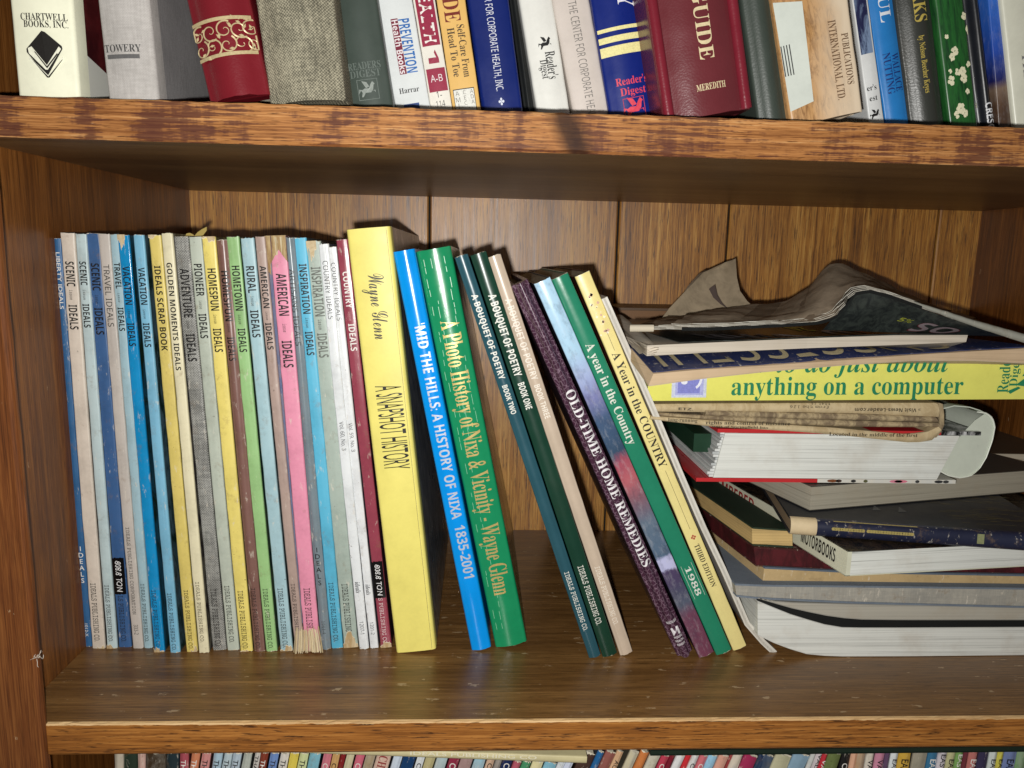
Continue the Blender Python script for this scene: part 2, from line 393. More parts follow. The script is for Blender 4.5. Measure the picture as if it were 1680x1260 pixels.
def book(name, label, cat, piv, lean, w, h, depth, mat, cover=None, texts=(), kind='soft', bulge=.0006, pages=(222, 214, 192), group=None,
         v0=0., v1=None, wear=1., stickers=(), extra=None, jag_top=None, seed=0, yaw=0.):
    root = thing(name, label, cat, piv, lean, yaw, group); fr = Frame(piv, lean); rnd = random.Random(seed+int(w*1e6))
    cover = cover or mat
    r = min(.0009 if kind == 'soft' else .0022, w*.2); back = bulge+r+(.0008 if kind == 'soft' else .009)
    prof = spine_prof(w, bulge, r, back); yf = yf_of(w, bulge); v1 = v1 or h
    mb = MB(); nv = 30; rows = []
    nz = [rnd.gauss(0, 1) for _ in range(nv+1)]; nz2 = [rnd.gauss(0, 1) for _ in range(nv+1)]
    for i in range(nv+1):
        row = []
        for j, (u, y) in enumerate(prof):
            vv = v0+(v1-v0)*i/nv
            e = .00009*wear*(nz[i] if u < w/2 else nz2[i])*(1 if (u < .12*w or u > .88*w) and y > -.1 else 0)
            ev = 0
            if i in (0, nv): ev = rnd.gauss(0, .00017*wear)
            if i == nv and jag_top: ev += jag_top(u/w)
            row.append((min(max(u+(e if y < bulge+r*.99 else 0), 0), w), y+abs(rnd.gauss(0, .00006*wear)), vv+ev))
        rows.append(row)
    mb.grid(rows, mat)
    for row, flip in ((rows[0], 0), (rows[-1], 1)):
        q = [row[j] for j in range(len(row))]; mb.add(q, [tuple(range(len(q)))[::-1] if flip else tuple(range(len(q)))], mat if (kind != 'soft') else pages_mat(pages))
    for t in texts:
        body, ya, yb, sz, col = t[:5]; st = t[5] if len(t) > 5 else 'sans'; uc = t[6] if len(t) > 6 else .5; bold = t[7] if len(t) > 7 else 0.
        im = ink(col) if not isinstance(col, bpy.types.Material) else col
        off = .00025+.02*bulge
        if st.startswith('h_'):       # upright letters across the spine: ya = baseline y, yb = width fraction
            vb = fr.v_at(ya, w*uc); wid = w*yb
            mb.text(body, im, (lambda tt, uu, vb=vb, uc=uc: (w*uc+tt, yf(w*uc+tt)-off, vb+uu)), fit=wid, height=sz*w, style=st[2:], bold=bold, center=True, sub=False)
        elif st.startswith('s_'):     # stacked upright letters from ya down to yb
            va, vb = fr.v_at(ya, w*uc), fr.v_at(yb, w*uc); n = len(body); st_h = (va-vb)/(n-.25)
            for k, ch in enumerate(body):
                base = va-st_h*k-st_h*.75
                mb.text(ch, im, (lambda tt, uu, base=base: (w*uc+tt, yf(w*uc+tt)-off, base+uu)), height=st_h*.72, style=st[2:], bold=bold, center=True)
        else:
            va, vb = fr.v_at(ya, w*uc), fr.v_at(yb, w*uc)
            mb.text(body, im, (lambda tt, uu, va=va, uc=uc: (w*uc+uu-sz*w*.5, yf(w*uc+uu-sz*w*.5)-off, va-tt)), fit=va-vb, height=sz*w, style=st, bold=bold, sub=bulge > .0009)
    if extra: extra(mb, fr, w, h, yf)
    mb.build('spine', root)
    tb = .0006 if kind == 'soft' else .0026
    ex = 0 if kind == 'soft' else .003
    for x0, x1 in ((0.00005, tb), (w-tb, w-.00005)):
        b = MB(); y0 = back+.0002
        b.box(x0, x1, y0, depth, 0, h, cover); b.build('cover', root)
    b = MB(); b.box(tb+.00015, w-tb-.00015, (back+.0004), depth-ex-.001, ex, h-ex-(0.0008 if kind == 'soft' else .001), pages_mat(pages)); b.build('pages', root)
    for (ya, yb, txt, uc) in stickers:
        va, vb = fr.v_at(ya, w*.5), fr.v_at(yb, w*.5); b = MB(); sm = ink((14, 13, 14), .25); sr = random.Random(3)
        us = [w*(.02+.96*k/10) for k in range(11)]
        b.grid([[(u, yf(u)-.0004, va+(vb-va)*i/6+sr.gauss(0, .0002)) for u in us] for i in range(6, -1, -1)], sm)
        L = (va-vb)
        b.text(txt, ink((235, 235, 235)), (lambda tt, uu: (w*.27+uu, yf(w*.3+uu)-.0006+.0, va-L*.09-tt+.0004*math.sin(uu*1300))), fit=L*.82, height=w*.46, style='sans', bold=0.)
        b.build('sticker', root)
    return root

def from_px(bl, br, tl, zfloor=0.):
    """pivot, lean, width, height of a standing book from its spine's lower corners and upper left corner in the photograph"""
    P = atZ(bl[0], bl[1], zfloor); Q = atY(tl[0], tl[1], P.y); lean = math.atan2(Q.x-P.x, Q.z-P.z)
    h = math.hypot(Q.x-P.x, Q.z-P.z)
    R = atY(br[0], br[1], P.y); d = R-P; w = abs(d.x*math.cos(lean)-d.z*math.sin(lean))
    return P, lean, w, h

BLK, GRY, WHT = (22, 20, 20), (96, 92, 86), (232, 230, 224)
PUB = 'IDEALS PUBLISHING CO.'
# name-free table of the magazine row: top-left x,y / bottom-left x,y / bottom-right x / colour / texts / label
def issue(t, a, b, i0, i1, c, d, p0, p1, ic=BLK, pub=PUB, sz=.60, tw='thin', pc=(38, 34, 32)):
    return [(t, a, b, sz, ic, 'gro', .52), ('issue', i0, i1, .26, pc, 'slab', .5), ('IDEALS', c, d, sz, ic, 'gro', .52), (pub, p0, p1, .48, pc, 'slab', .5)]
MAGS = [
 dict(tl=(86.6, 391), bl=(139, 1061), br=150.4, c=(48, 96, 142), t=[('LIBERTY IDEALS', 414, 507, .52, WHT, 'sans', .52, .01), ('IDEALS', 896, 956, .5, WHT, 's_sans', .5, .012), ('1012-X', 1023, 1044, .42, WHT, 'sans', .5)],
      lab='thin dark blue magazine at the far left end of the row, white lettering'),
 dict(tl=(98.2, 382), bl=(151, 1064), br=172.3, c=(214, 202, 188), t=issue('SCENIC', 429, 470, 475.6, 492, 500, 540.6, 956.6, 1052), lab='cream magazine with a stained foot, spine reading SCENIC, beside the thin dark blue one'),
 dict(tl=(122.5, 384), bl=(175.4, 1064), br=192, c=(186, 204, 206), t=issue('SCENIC', 429, 468, 475, 492, 498.7, 537.5, 959.7, 1053), lab='pale ice blue magazine, spine reading SCENIC in black, between a cream and a blue one'),
 dict(tl=(140, 383), bl=(195, 1062), br=215.4, c=(58, 94, 142), t=issue('SCENIC', 432, 477, 484, 498, 505, 549, 977, 1053, pub='LS PUBLISHING CO.'), st=[(915, 975, '808.8 TON', .5)],
      lab='medium blue magazine, spine reading SCENIC, with a black call number sticker near its foot'),
 dict(tl=(160, 384), bl=(217.5, 1064), br=235, c=(192, 184, 176), t=[('TRAVEL IDEALS', 434, 536, .5, (40, 38, 36), 'thin', .52, .012), ('IDEALS PUBLISHING CORPORATION', 865, 1008, .38, (70, 66, 62), 'slab'), ('333-2', 1024.7, 1041, .38, (70, 66, 62), 'thin')],
      lab='warm grey magazine with thin TRAVEL lettering, right of the blue one with a black sticker'),
 dict(tl=(179.5, 384.5), bl=(235.6, 1063.5), br=250.3, c=(160, 190, 200), t=issue('TRAVEL', 431, 473.5, 480.7, 496, 504.4, 543, 957.6, 1053), lab='narrow pale blue magazine with bold black TRAVEL lettering'),
 dict(tl=(192, 386), bl=(252.8, 1070), br=270, c=(26, 140, 198), t=issue('VACATION', 437, 500, 507, 522, 530, 568, 968, 1062), lab='bright blue VACATION magazine with taped and torn spine ends', rough=.16, torn='both', art=(22, 40, 30)),
 dict(tl=(217.6, 386), bl=(279, 1071), br=295.4, c=(122, 180, 208), t=issue('VACATION', 439, 500, 507.5, 523, 530, 569.5, 973, 1067), lab='sky blue VACATION magazine with a dark green cover, right of the taped bright blue one', art=(20, 40, 34)),
 dict(tl=(243.2, 386), bl=(305.4, 1069.7), br=324.2, c=(218, 198, 110), t=[('IDEALS SCRAP BOOK', 436, 575.6, .5, BLK, 'gro', .5), (PUB, 968, 1065, .42, (60, 50, 30), 'slab')], lab='mustard yellow scrap book magazine with black lettering'),
 dict(tl=(264, 383), bl=(326.2, 1071.5), br=342.9, c=(226, 218, 184), t=[('GOLDEN MOMENTS IDEALS', 431, 607.6, .48, BLK, 'gro', .5), (PUB, 954.5, 1053.6, .42, (90, 80, 60), 'slab')], lab='cream magazine with GOLDEN MOMENTS lettering, standing slightly taller than its neighbours', art=(40, 34, 36)),
 dict(tl=(284.3, 389), bl=(348.8, 1067), br=371.4, c=(172, 172, 166), t=issue('ADVENTURE', 440.5, 521, 526, 539, 547.8, 593, 966, 1061), lab='grey woven pattern ADVENTURE magazine, the widest and darkest grey of the row', kind='weave_coarse', c2=(84, 84, 82)),
 dict(tl=(309, 389), bl=(373, 1067), br=392.6, c=(184, 192, 178), t=issue('PIONEER', 433, 486, 493, 507, 514.8, 555, 960.7, 1054), lab='grey green magazine with PIONEER lettering, right of the woven grey one'),
 dict(tl=(330.4, 389), bl=(394, 1069.5), br=414.6, c=(232, 214, 118), t=issue('HOMESPUN', 440.5, 509.6, 516, 531, 539, 577.7, 969, 1065), lab='bright yellow HOMESPUN magazine with a chipped top'),
 dict(tl=(353.3, 394), bl=(416, 1069.7), br=434.2, c=(126, 92, 84), t=issue('HOMESPUN', 444.6, 527, 531, 545, 553, 592, 964.8, 1065), lab='brown HOMESPUN magazine with glossy rounded spine', bulge=.0012, rough=.3),
 dict(tl=(371, 389), bl=(436, 1069), br=455, c=(152, 194, 130), t=issue('HOMETOWN', 436, 509.6, 516, 532, 539, 577.7, 965.5, 1064), lab='light green HOMETOWN magazine, the only green one in the magazine row', art=(16, 48, 44)),
 dict(tl=(394, 391), bl=(460, 1068.6), br=480.5, c=(164, 196, 204), t=issue('RURAL', 436.8, 480.7, 486, 502, 509, 553.6, 964.8, 1062), lab='dusty light blue magazine with RURAL lettering', art=(26, 40, 40)),
 dict(tl=(417.6, 389), bl=(484, 1068), br=499.5, c=(174, 152, 142), t=issue('AMERICAN', 436, 505.5, 511, 525, 529.6, 573.6, 957.6, 1035, pub='IDEALS PUBLISHIN'), lab='dusty tan AMERICAN magazine left of the pink one', torn='foot'),
 dict(tl=(441, 387), bl=(500.5, 1068.5), br=525.8, c=(228, 146, 172), t=issue('AMERICAN', 448.7, 518, 531, 545, 559, 603, 964.8, 1030, pub='IDEALS PUBLISH'), lab='pink AMERICAN magazine with torn spine and frayed pages at its foot', torn='pink'),
 dict(tl=(465, 391), bl=(527, 1066.6), br=543, c=(122, 136, 144), t=[('ARTISANS IDEALS', 441.5, 567.4, .5, (46, 46, 46), 'thin', .5, .015), ('IDEALS', 898, 960, .5, BLK, 's_sans', .5, .02), ('1044-4', 1019, 1040, .36, (60, 60, 60), 'slab')], lab='slate grey magazine with glaring gloss, right of the pink one', rough=.24, bulge=.0012),
 dict(tl=(481.5, 391), bl=(543.9, 1064), br=563.2, c=(90, 180, 212), t=issue('INSPIRATION', 433, 514.8, 521, 538, 544, 582.9, 955.6, 1052.5), lab='clear sky blue INSPIRATION magazine in good condition'),
 dict(tl=(500, 397), bl=(564, 1062.9), br=588.3, c=(166, 180, 170), t=issue('INSPIRATION', 438, 519, 524, 541, 546.7, 586.6, 957.6, 1036, pub='IDEALS PUBLISHING', ic=(100, 104, 98)), lab='tattered grey green INSPIRATION magazine with torn brown ends', torn='ends'),
 dict(tl=(522, 401), bl=(589.6, 1065.3), br=605.6, c=(226, 230, 232), t=[('COUNTRY IDEALS', 428, 523.6, .5, (60, 60, 62), 'thin', .5, .006), ('Vol. 60, No. 3', 691.8, 739, .4, (50, 50, 54), 'thin'), ('ideals', 954.5, 973, .5, (40, 40, 44), 'ital'), ('1207-1', 1019.5, 1040, .4, (60, 60, 62), 'thin')],
      lab='white COUNTRY magazine, left one of the two white ones, slightly taller', art=(30, 40, 92), rough=.25),
 dict(tl=(536.4, 405.8), bl=(607.2, 1064), br=621.4, c=(228, 231, 233), t=[('COUNTRY IDEALS', 431, 526, .5, (60, 60, 62), 'thin', .5, .006), ('Vol. 59, No. 3', 693.9, 741, .4, (50, 50, 54), 'thin'), ('ideals', 958.7, 976, .5, (40, 40, 44), 'ital'), ('1201-2', 1020.5, 1041, .4, (60, 60, 62), 'thin')],
      lab='white COUNTRY magazine, right one of the two white ones, beside the maroon one', art=(30, 36, 70), rough=.25),
 dict(tl=(551, 394), bl=(624.5, 1062.9), br=643, c=(146, 64, 80), t=[('COUNTRY', 445.6, 505.5, .52, WHT, 'gro', .52), ('issue', 511, 526, .26, (200, 150, 150), 'slab'), ('IDEALS', 531, 575.6, .52, WHT, 'gro', .52), ('S PUBLISHING CO.', 981, 1056.7, .42, (225, 205, 205), 'slab')],
      st=[(921, 981, '808.8 TON', .5)], lab='maroon COUNTRY magazine with a black sticker, leaning against the wide yellow book', art=(24, 18, 22), rough=.25),
]
torn_paper = paper('torn_brown_board', (178, 152, 112), .8, .2, 1., 'art', (206, 188, 154))
torn_rim = paper('torn_paper_rim', (226, 214, 190), .8, .2, .2)
def torn_patch(mb, w, yf, v0, v1, side, seed, m=torn_paper, off=.00035):
    """a ragged scrap of bare board where the cover stock has come off, from v0 to v1"""
    r = random.Random(seed); n = 16; c0 = r.choice((0, 0, .25, .45)) if abs(v1-v0) < .008 else 0; c1 = 1 if c0 else r.choice((1, 1, .7))
    us = [w*(c0+(c1-c0)*k/n) for k in range(n+1)]; q = r.uniform(.3, .7); hs = []
    for k in range(n+1):
        q = min(max(q+r.gauss(0, .16), .05), 1); hs.append(q*(math.sin(math.pi*(k+.6)/(n+1.2))**.4))
    if side == 'top': lo = [v1-(v1-v0)*x for x in hs]; hi = [v1 for _ in us]
    else: lo = [v0 for _ in us]; hi = [v0+(v1-v0)*x for x in hs]
    mb.grid([[(u, yf(u)-off, a) for u, a in zip(us, lo)], [(u, yf(u)-off-.0002, b) for u, b in zip(us, hi)]], m)
    rim = .0005*(1 if side == 'top' else -1)      # pale torn paper rim
    e = lo if side == 'top' else hi
    mb.grid([[(u, yf(u)-off-.0001, a-abs(rim)*1.1*(.4+.6*r.random())*(1 if side == 'top' else 0)+(0 if side == 'top' else 0)) for u, a in zip(us, e)],
             [(u, yf(u)-off-.0001, a+(abs(rim)*1.1*(.4+.6*r.random()) if side != 'top' else .0001)) for u, a in zip(us, e)]], torn_rim)
mag_roots = []
for k, d in enumerate(MAGS):
    P, lean, w, h = from_px(d['bl'], (d['br'], d['bl'][1]), d['tl'])
    c = d['c']; mat = paper('magazine_spine', c, d.get('rough', .42), .45, .8, d.get('kind'), d.get('c2'))
    art = d.get('art', tuple(int(x*.22) for x in c))
    cov = paper('magazine_cover', art, .4, .4, .5, 'art', tuple(min(255, int(x*.4+20)) for x in c))
    bulge = d.get('bulge', .00025)
    tn = d.get('torn'); ex = None; v1 = None; jt = None; seed = 100+k
    if tn == 'pink':
        v1 = h-.0135; jt = (lambda q: .008*(1-abs(2*q-1))-.003)
    if tn in ('both', 'ends', 'foot') or k in (1, 2, 8, 15, 23, 12):
        def ex(mb, fr, w, h, yf, tn=tn, seed=seed):
            if tn in ('both', 'ends'): torn_patch(mb, w, yf, h-(.02 if tn == 'ends' else .012), h+.0005, 'top', seed)
            if tn in ('ends', 'foot', 'both'): torn_patch(mb, w, yf, 0, .012 if tn != 'foot' else .008, 'foot', seed+1)
            if tn is None: torn_patch(mb, w, yf, 0, .0055 if seed != 112 else .003, 'foot', seed+2, off=.0003)
            if seed in (112, 108): torn_patch(mb, w, yf, h-.004, h+.0003, 'top', seed+5)
    o = book('magazine', d['lab'], 'magazine', P, lean, w*.975, h, .212-.002*(k % 3), mat, cov, d['t'], 'soft', bulge, (206, 192, 160) if tn else (224, 216, 196), 'upright magazines in the left row',
             v1=v1, jag_top=jt, wear=1.3, stickers=d.get('st', ()), extra=ex, seed=seed)
    mag_roots.append(o)
    if tn == 'pink':
        # frayed page ends fanning out at the foot, and the blue cover strip beside the pink spine
        b = MB(); r = random.Random(4); pm = paper('frayed_paper', (222, 208, 176), .8, .2, .6); pm2 = paper('frayed_paper', (196, 176, 138), .8, .2, .6)
        n = 30
        for i in range(n):
            u = -.0052+(w+.0056)*(i+.5)/n; sp = (i/n-.5)*.005; y0 = -.0004-.0022*r.random()
            wd = .0002+.0003*r.random(); top = .0165+.0035*math.sin(i*.9)*r.random()+r.uniform(-.001, .001); bot = r.uniform(-.0006, .002)*0+.0002+abs(r.gauss(0, .0006))
            rows = []
            for q in range(5):
                s = q/4; uu = u+sp*(1-s)*.9+r.gauss(0, .00008); yy = y0-.0022*(1-s)**2
                rows.append([(uu-wd, yy+.0006, bot+(top-bot)*s), (uu, yy, bot+(top-bot)*s), (uu+wd, yy+.0006, bot+(top-bot)*s)])
            b.grid(rows, pm if r.random() < .7 else pm2, smooth=False)
        b.build('frayed_pages', o)
        b = MB(); bm = paper('magazine_cover', (120, 134, 176), .45, .4, .8, 'art', (150, 150, 170))
        b.grid([[(-.0019, .0035, .02), (-.0001, .0012, .02)], [(-.0028, .0035, h-.022), (-.0001, .0012, h-.016)]][::-1], bm, False)
        b.build('cover_edge', o)
        b = MB(); tm = paper('bare_board', (190, 166, 124), .8, .2, .8, 'grass', (142, 112, 74)); rr = random.Random(8)
        b.grid([[(-.004+(w+.003)*q/8, .0022-.0008*(q % 2), h-.024+rr.uniform(-.002, .002)) for q in range(9)], [(-.0035+(w+.003)*q/8, .0026-.0006*(q % 2), h+.0002) for q in range(9)]], tm, False)
        b.build('bare_spine', o)

# ------------------------------------------------------------------ leaning books right of the magazines
def lean_book(name, label, cat, tl, bl, br, mat, texts, depth, kind='hard', **kw):
    P, lean, w, h = from_px(bl, br, tl)
    return book(name, label, cat, P, lean, w, h, depth, mat, texts=texts, kind=kind, **kw)
yel = paper('yellow_book_cloth', (234, 222, 120), .42, .35, .16)
lean_book('hardcover_book', 'wide bright yellow hardcover with black script on its spine', 'book', (567.7, 377), (650, 1072), (715.5, 1068), yel,
    [('Wayne', 452, 535, .40, BLK, 'script', .60, -.012), ('Glenn', 537, 556+3, .36, BLK, 'script', .55, -.012), ] [:0] + [('Wayne Glenn', 449, 556, .40, BLK, 'script', .57, -.016),
     ('A SNAPSHOT HISTORY', 632, 770, .62, BLK, 'sans', .55)], .225, cover=paper('photo_cover', (96, 94, 92), .3, .5, .3, 'art', (150, 148, 142)), bulge=.0006, wear=.3, extra=lambda mb, fr, w, h, yf: [mb.box(w*.900, w*.908, yf(w*.9)-.0002, yf(w*.9)-.0001, .001, h-.001, ink((120, 108, 30))), mb.box(w*.908, w*.916, yf(w*.9)-.0002, yf(w*.9)-.0001, .001, h-.001, ink((246, 238, 150)))])
blu = paper('bright_blue_cover', (0, 148, 236), .2, .5, .08)
silver = ink((206, 214, 228), .35, .25)
lean_book('hardcover_book', 'bright blue glossy hardcover with silver letters, between the yellow and green ones', 'book', (644.3, 414), (773.6, 1069), (806, 1065), blu,
    [("'MID THE HILLS: A HISTORY OF NIXA", 531, 851, .48, silver, 'gro', .56, .02), ('1835-2001', 862, 948, .48, silver, 'gro', .60, .02)], .215, bulge=.0012, wear=.4)
def green_scratch(mb, fr, w, h, yf):
    r = random.Random(12); m = ink((150, 210, 175), .3)
    for lane in (.18, .35, .47, .52, .78):
        v = h*.98
        while v > h*(.05 if lane < .4 else .55):
            L = r.uniform(.0015, .008)
            if r.random() < .7:
                u = w*lane+r.gauss(0, .0004); q = .00012
                mb.add([(u-q, yf(u)-.0002, v), (u+q, yf(u)-.0002, v), (u+q*1.3, yf(u)-.0002, v-L), (u-q, yf(u)-.0002, v-L)], [(0, 3, 2, 1)], m)
            v -= L+r.uniform(.0006, .004)
gold = ink((214, 190, 120), .32, .35)
lean_book('hardcover_book', 'green glossy hardcover with scratched spine and tall gold letters', 'book', (682, 413.7), (813, 1064.6), (864.9, 1055), paper('green_cover', (24, 140, 92), .2, .5, .2),
    [('A Photo History of Nixa & Vicinity - Wayne Glenn', 525, 975, .54, gold, 'serif', .56, -.02)], .22, bulge=.002, wear=.6, extra=green_scratch)
cream_edge = (216, 206, 180)
for tl, bl, br, c, n, lab, y in (
    ((746, 423), (967, 1081.4), (986.0, 1075), (40, 82, 94), 'TWO', 'teal poetry paperback lettered BOOK TWO, left of three leaning together', ((483, 622, 632, 679), (938, 1034))),
    ((771.5, 420), (989.5, 1080), (1012.9, 1072), (20, 58, 44), 'ONE', 'dark green poetry paperback lettered BOOK ONE, middle of three leaning together', ((483, 617, 628, 671), (928, 1024))),
    ((798.6, 424), (1018, 1077), (1038.5, 1070), (196, 178, 158), 'THREE', 'beige poetry paperback lettered BOOK THREE, right of three leaning together', ((490, 623, 631, 686), (929, 1024)))):
    wh = (236, 236, 226) if n != 'THREE' else (236, 228, 214)
    P, lean, w, h = from_px(bl, br, tl)
    book('paperback_book', lab, 'book', P, lean, w, h, .205, paper('poetry_cover', c, .3, .5, .12),
        texts=[('A BOUQUET OF POETRY', y[0][0], y[0][1], .46, wh, 'gro', .5), ('BOOK '+n, y[0][2], y[0][3], .40, wh, 'gro', .5), (PUB, y[1][0], y[1][1], .44, wh, 'slab', .5, .01)],
        kind='soft', bulge=.0012, pages=cream_edge, group='three leaning poetry paperbacks', cover=paper('poetry_back', (30, 28, 26) if n != 'THREE' else (34, 30, 30), .5, .3, .3))
def purple_logo(mb, fr, w, h, yf):
    m = ink((226, 222, 226)); va = fr.v_at(1030, w*.5); s = w*.55
    q = lambda u: yf(u)-.0004
    d = [(.28, 0), (.75, 0), (.75, -.55), (.62, -.55), (.62, -.2), (.42, -.42), (.30, -.58)]
    mb.add([(w*a, q(w*a), va+b*w*.9) for a, b in d], [tuple(range(len(d)))][::-1], m)
lean_book('hardcover_book', 'deep purple crackle patterned hardcover with large white serif title', 'book', (839.4, 470.6), (1114.9, 1084), (1142.9, 1080), paper('crackle_cover', (70, 40, 60), .3, .5, .1, 'crackle', (150, 126, 142)),
    [('OLD-TIME HOME REMEDIES', 640, 928, .56, (240, 238, 240), 'serif', .58, .0), ('NOSTALGIA', 1022, .62, .16, (226, 222, 226), 'h_gro', .52), ('HOUSE', 1046, .5, .14, (226, 222, 226), 'h_gro', .52), ('HEALTH', 1052, .5, .14, (226, 222, 226), 'h_gro', .52), ('REMEDY', 1058, .5, .14, (226, 222, 226), 'h_gro', .52)],
    .215, bulge=.0052, wear=.6, extra=purple_logo)
pic = zramp('landscape_spine', [(0.0, (112, 62, 82)), (.12, (110, 66, 88)), (.16, (84, 92, 110)), (.22, (74, 66, 96)), (.255, (78, 66, 98)), (.262, (188, 190, 226)), (.292, (188, 190, 226)), (.30, (84, 106, 130)), (.40, (96, 112, 130)),
    (.47, (130, 92, 104)), (.52, (176, 96, 104)), (.565, (160, 80, 96)), (.59, (54, 76, 100)), (.69, (70, 92, 124)), (.745, (126, 130, 178)), (.80, (164, 180, 218)), (.87, (172, 208, 232)), (1, (176, 212, 236))][:18], .2, .55, .268)
lean_book('paperback_book', 'paperback with pale sky and dusk landscape picture down its spine', 'book', (876.4, 466.4), (1147.8, 1080.5), (1172.9, 1072), pic, [], .205, kind='soft', bulge=.0008, cover=paper('dark_cover', (40, 40, 56), .4, .4, .2))
lean_book('paperback_book', 'green paperback dated 1988, between the landscape one and the pale yellow one', 'book', (905, 459.4), (1176.2, 1076.6), (1201.4, 1067), paper('green_cover', (36, 128, 98), .22, .5, .2),
    [('A year in the Country', 563, 728, .5, (222, 226, 214), 'serif', .5, -.012), ('1988', 930, 976, .34, (225, 228, 220), 'serif', .5, 0)], .205, kind='soft', bulge=.0008,
    extra=lambda mb, fr, w, h, yf: [mb.box(w*(.5+s)-.0001, w*(.5+s)+.0001, -.0003, -.0002, fr.v_at(979, w*.5), fr.v_at(926, w*.5), ink((215, 222, 210))) for s in (-.33, .33)])
def yel_orn(mb, fr, w, h, yf):
    m = ink((60, 50, 40)); q = -.0003
    for ya, yb in ((540, 575), (772, 868)):
        a, b = fr.v_at(ya, w*.5), fr.v_at(yb, w*.5); mb.box(w*.49, w*.51, q-.0001, q, b, a, m)
    r = random.Random(3); v = fr.v_at(881, w*.52)
    for a, b in ((0, 1), (1, 0), (0, -1), (-1, 0)):
        cu, cv = w*.5+a*.0011, v+b*.0011
        mb.add([(cu+.0009, q, cv), (cu, q, cv+.0009), (cu-.0009, q, cv), (cu, q, cv-.0009)], [(0, 3, 2, 1), ], ink((178, 70, 60)))
    for ya in (486, 500, 514, 528, 545):
        vv = fr.v_at(ya, w*.5)
        for _ in range(5):
            cu, cv, s = w*.5+r.gauss(0, .0012), vv+r.gauss(0, .0014), r.uniform(.0005, .0012)
            mb.add([(cu+s, q-.0001, cv), (cu, q-.0001, cv+s), (cu-s, q-.0001, cv), (cu, q-.0001, cv-s)], [(0, 3, 2, 1)], ink(r.choice([(250, 240, 215), (214, 170, 150), (240, 226, 180)])))
lean_book('paperback_book', 'pale yellow paperback lettered THIRD EDITION, second from the right end of the leaning row', 'book', (943.6, 455), (1203.6, 1068.6), (1225.7, 1060), paper('pale_yellow_cover', (236, 220, 148), .28, .5, .15),
    [('A Year in the COUNTRY', 578, 766, .54, (40, 36, 30), 'serif', .5, 0), ('THIRD EDITION', 893, 962, .36, (60, 54, 44), 'serif', .5, -.015)], .205, kind='soft', bulge=.0006, extra=yel_orn, cover=paper('autumn_cover', (40, 20, 14), .4, .4, .2, 'art', (110, 40, 20)))
# thin white booklet whose foot bends under the pile
def sheet_px(pts, Y, dep, thick, m, side=1, dirx=0.):
    """a bent slab: its front outline follows the pixels pts on the plane Y, thick metres, going dep back"""
    P = [atY(x, y, Y) for x, y in pts]; Q = []
    for i, p in enumerate(P):
        a = P[max(i-1, 0)]; b = P[min(i+1, len(P)-1)]; t = (b-a); t.y = 0; t.normalize()
        n = Vector((t.z, 0, -t.x))*side; Q.append(p+n*thick)
    return P, Q
mb = MB(); wp = paper('booklet_white', (214, 210, 200), .4, .4, .6)
P, Q = sheet_px([(987, 491), (1030, 588), (1070, 680), (1110, 775), (1150, 868), (1182, 935), (1204, 985), (1222, 1026), (1248, 1056), (1268, 1075)], .0775, .2, .0040, wp)
if Q[0].x < P[0].x: Q = [p-(q-p) for p, q in zip(P, Q)]
bk = Vector((0, .2, 0))
mb.grid([P, Q], wp, True); mb.grid([[p+bk for p in P], P], wp); mb.grid([Q, [q+bk for q in Q]], wp)
mb.add([P[0], Q[0], Q[0]+bk, P[0]+bk], [(0, 1, 2, 3)], wp); mb.add([P[-1], Q[-1], Q[-1]+bk, P[-1]+bk], [(3, 2, 1, 0)], wp)
bklt = thing('booklet', 'thin white stapled booklet with bent foot wedged against the pile', 'booklet', (P[-1].x, .0775, 0))
o = mb.build('cover', bklt); o.location = -Vector(bklt.location)
mb = MB(); mb.grid([[p*.75+q*.25-Vector((0, .0003, 0)) for p, q in zip(P, Q)], [p*.4+q*.6-Vector((0, .0003, 0)) for p, q in zip(P, Q)]], pages_mat((196, 192, 182), 'x', .2)); o = mb.build('pages', bklt); o.location = -Vector(bklt.location)

exec_upper = None
# ------------------------------------------------------------------ upper shelf
def upper(name, label, L0, R0, L1, R1, yb, Y, h, mat, texts=(), kind='hard', depth=.2, **kw):
    """L0,R0: edges at the top of the photograph; L1,R1 at the height yb; Y: distance behind the shelf's edge"""
    a0, a1 = atY(L0, 0, Y), atY(L1, yb, Y); b0, b1 = atY(R0, 0, Y), atY(R1, yb, Y)
    lean = math.atan2(a0.x-a1.x, a0.z-a1.z)
    zf = Z_UP+.0003
    x = a1.x+(zf-a1.z)*math.tan(lean)
    w = ((b0.x-a0.x)+(b1.x-a1.x))/2*math.cos(lean)
    return book(name, label, 'book', (x, Y, zf), lean, w, h, depth, mat, texts=texts, kind=kind, group='books on the upper shelf', **kw)
def plate(ya, yb, u0, u1, col, m=None):
    return lambda mb, fr, w, h, yf: mb.grid([[(w*(u0+(u1-u0)*k/8), yf(w*(u0+(u1-u0)*k/8))-.0002, fr.v_at(y_, w*(u0+u1)/2)) for k in range(9)] for y_ in (yb, ya)], m or ink(col))
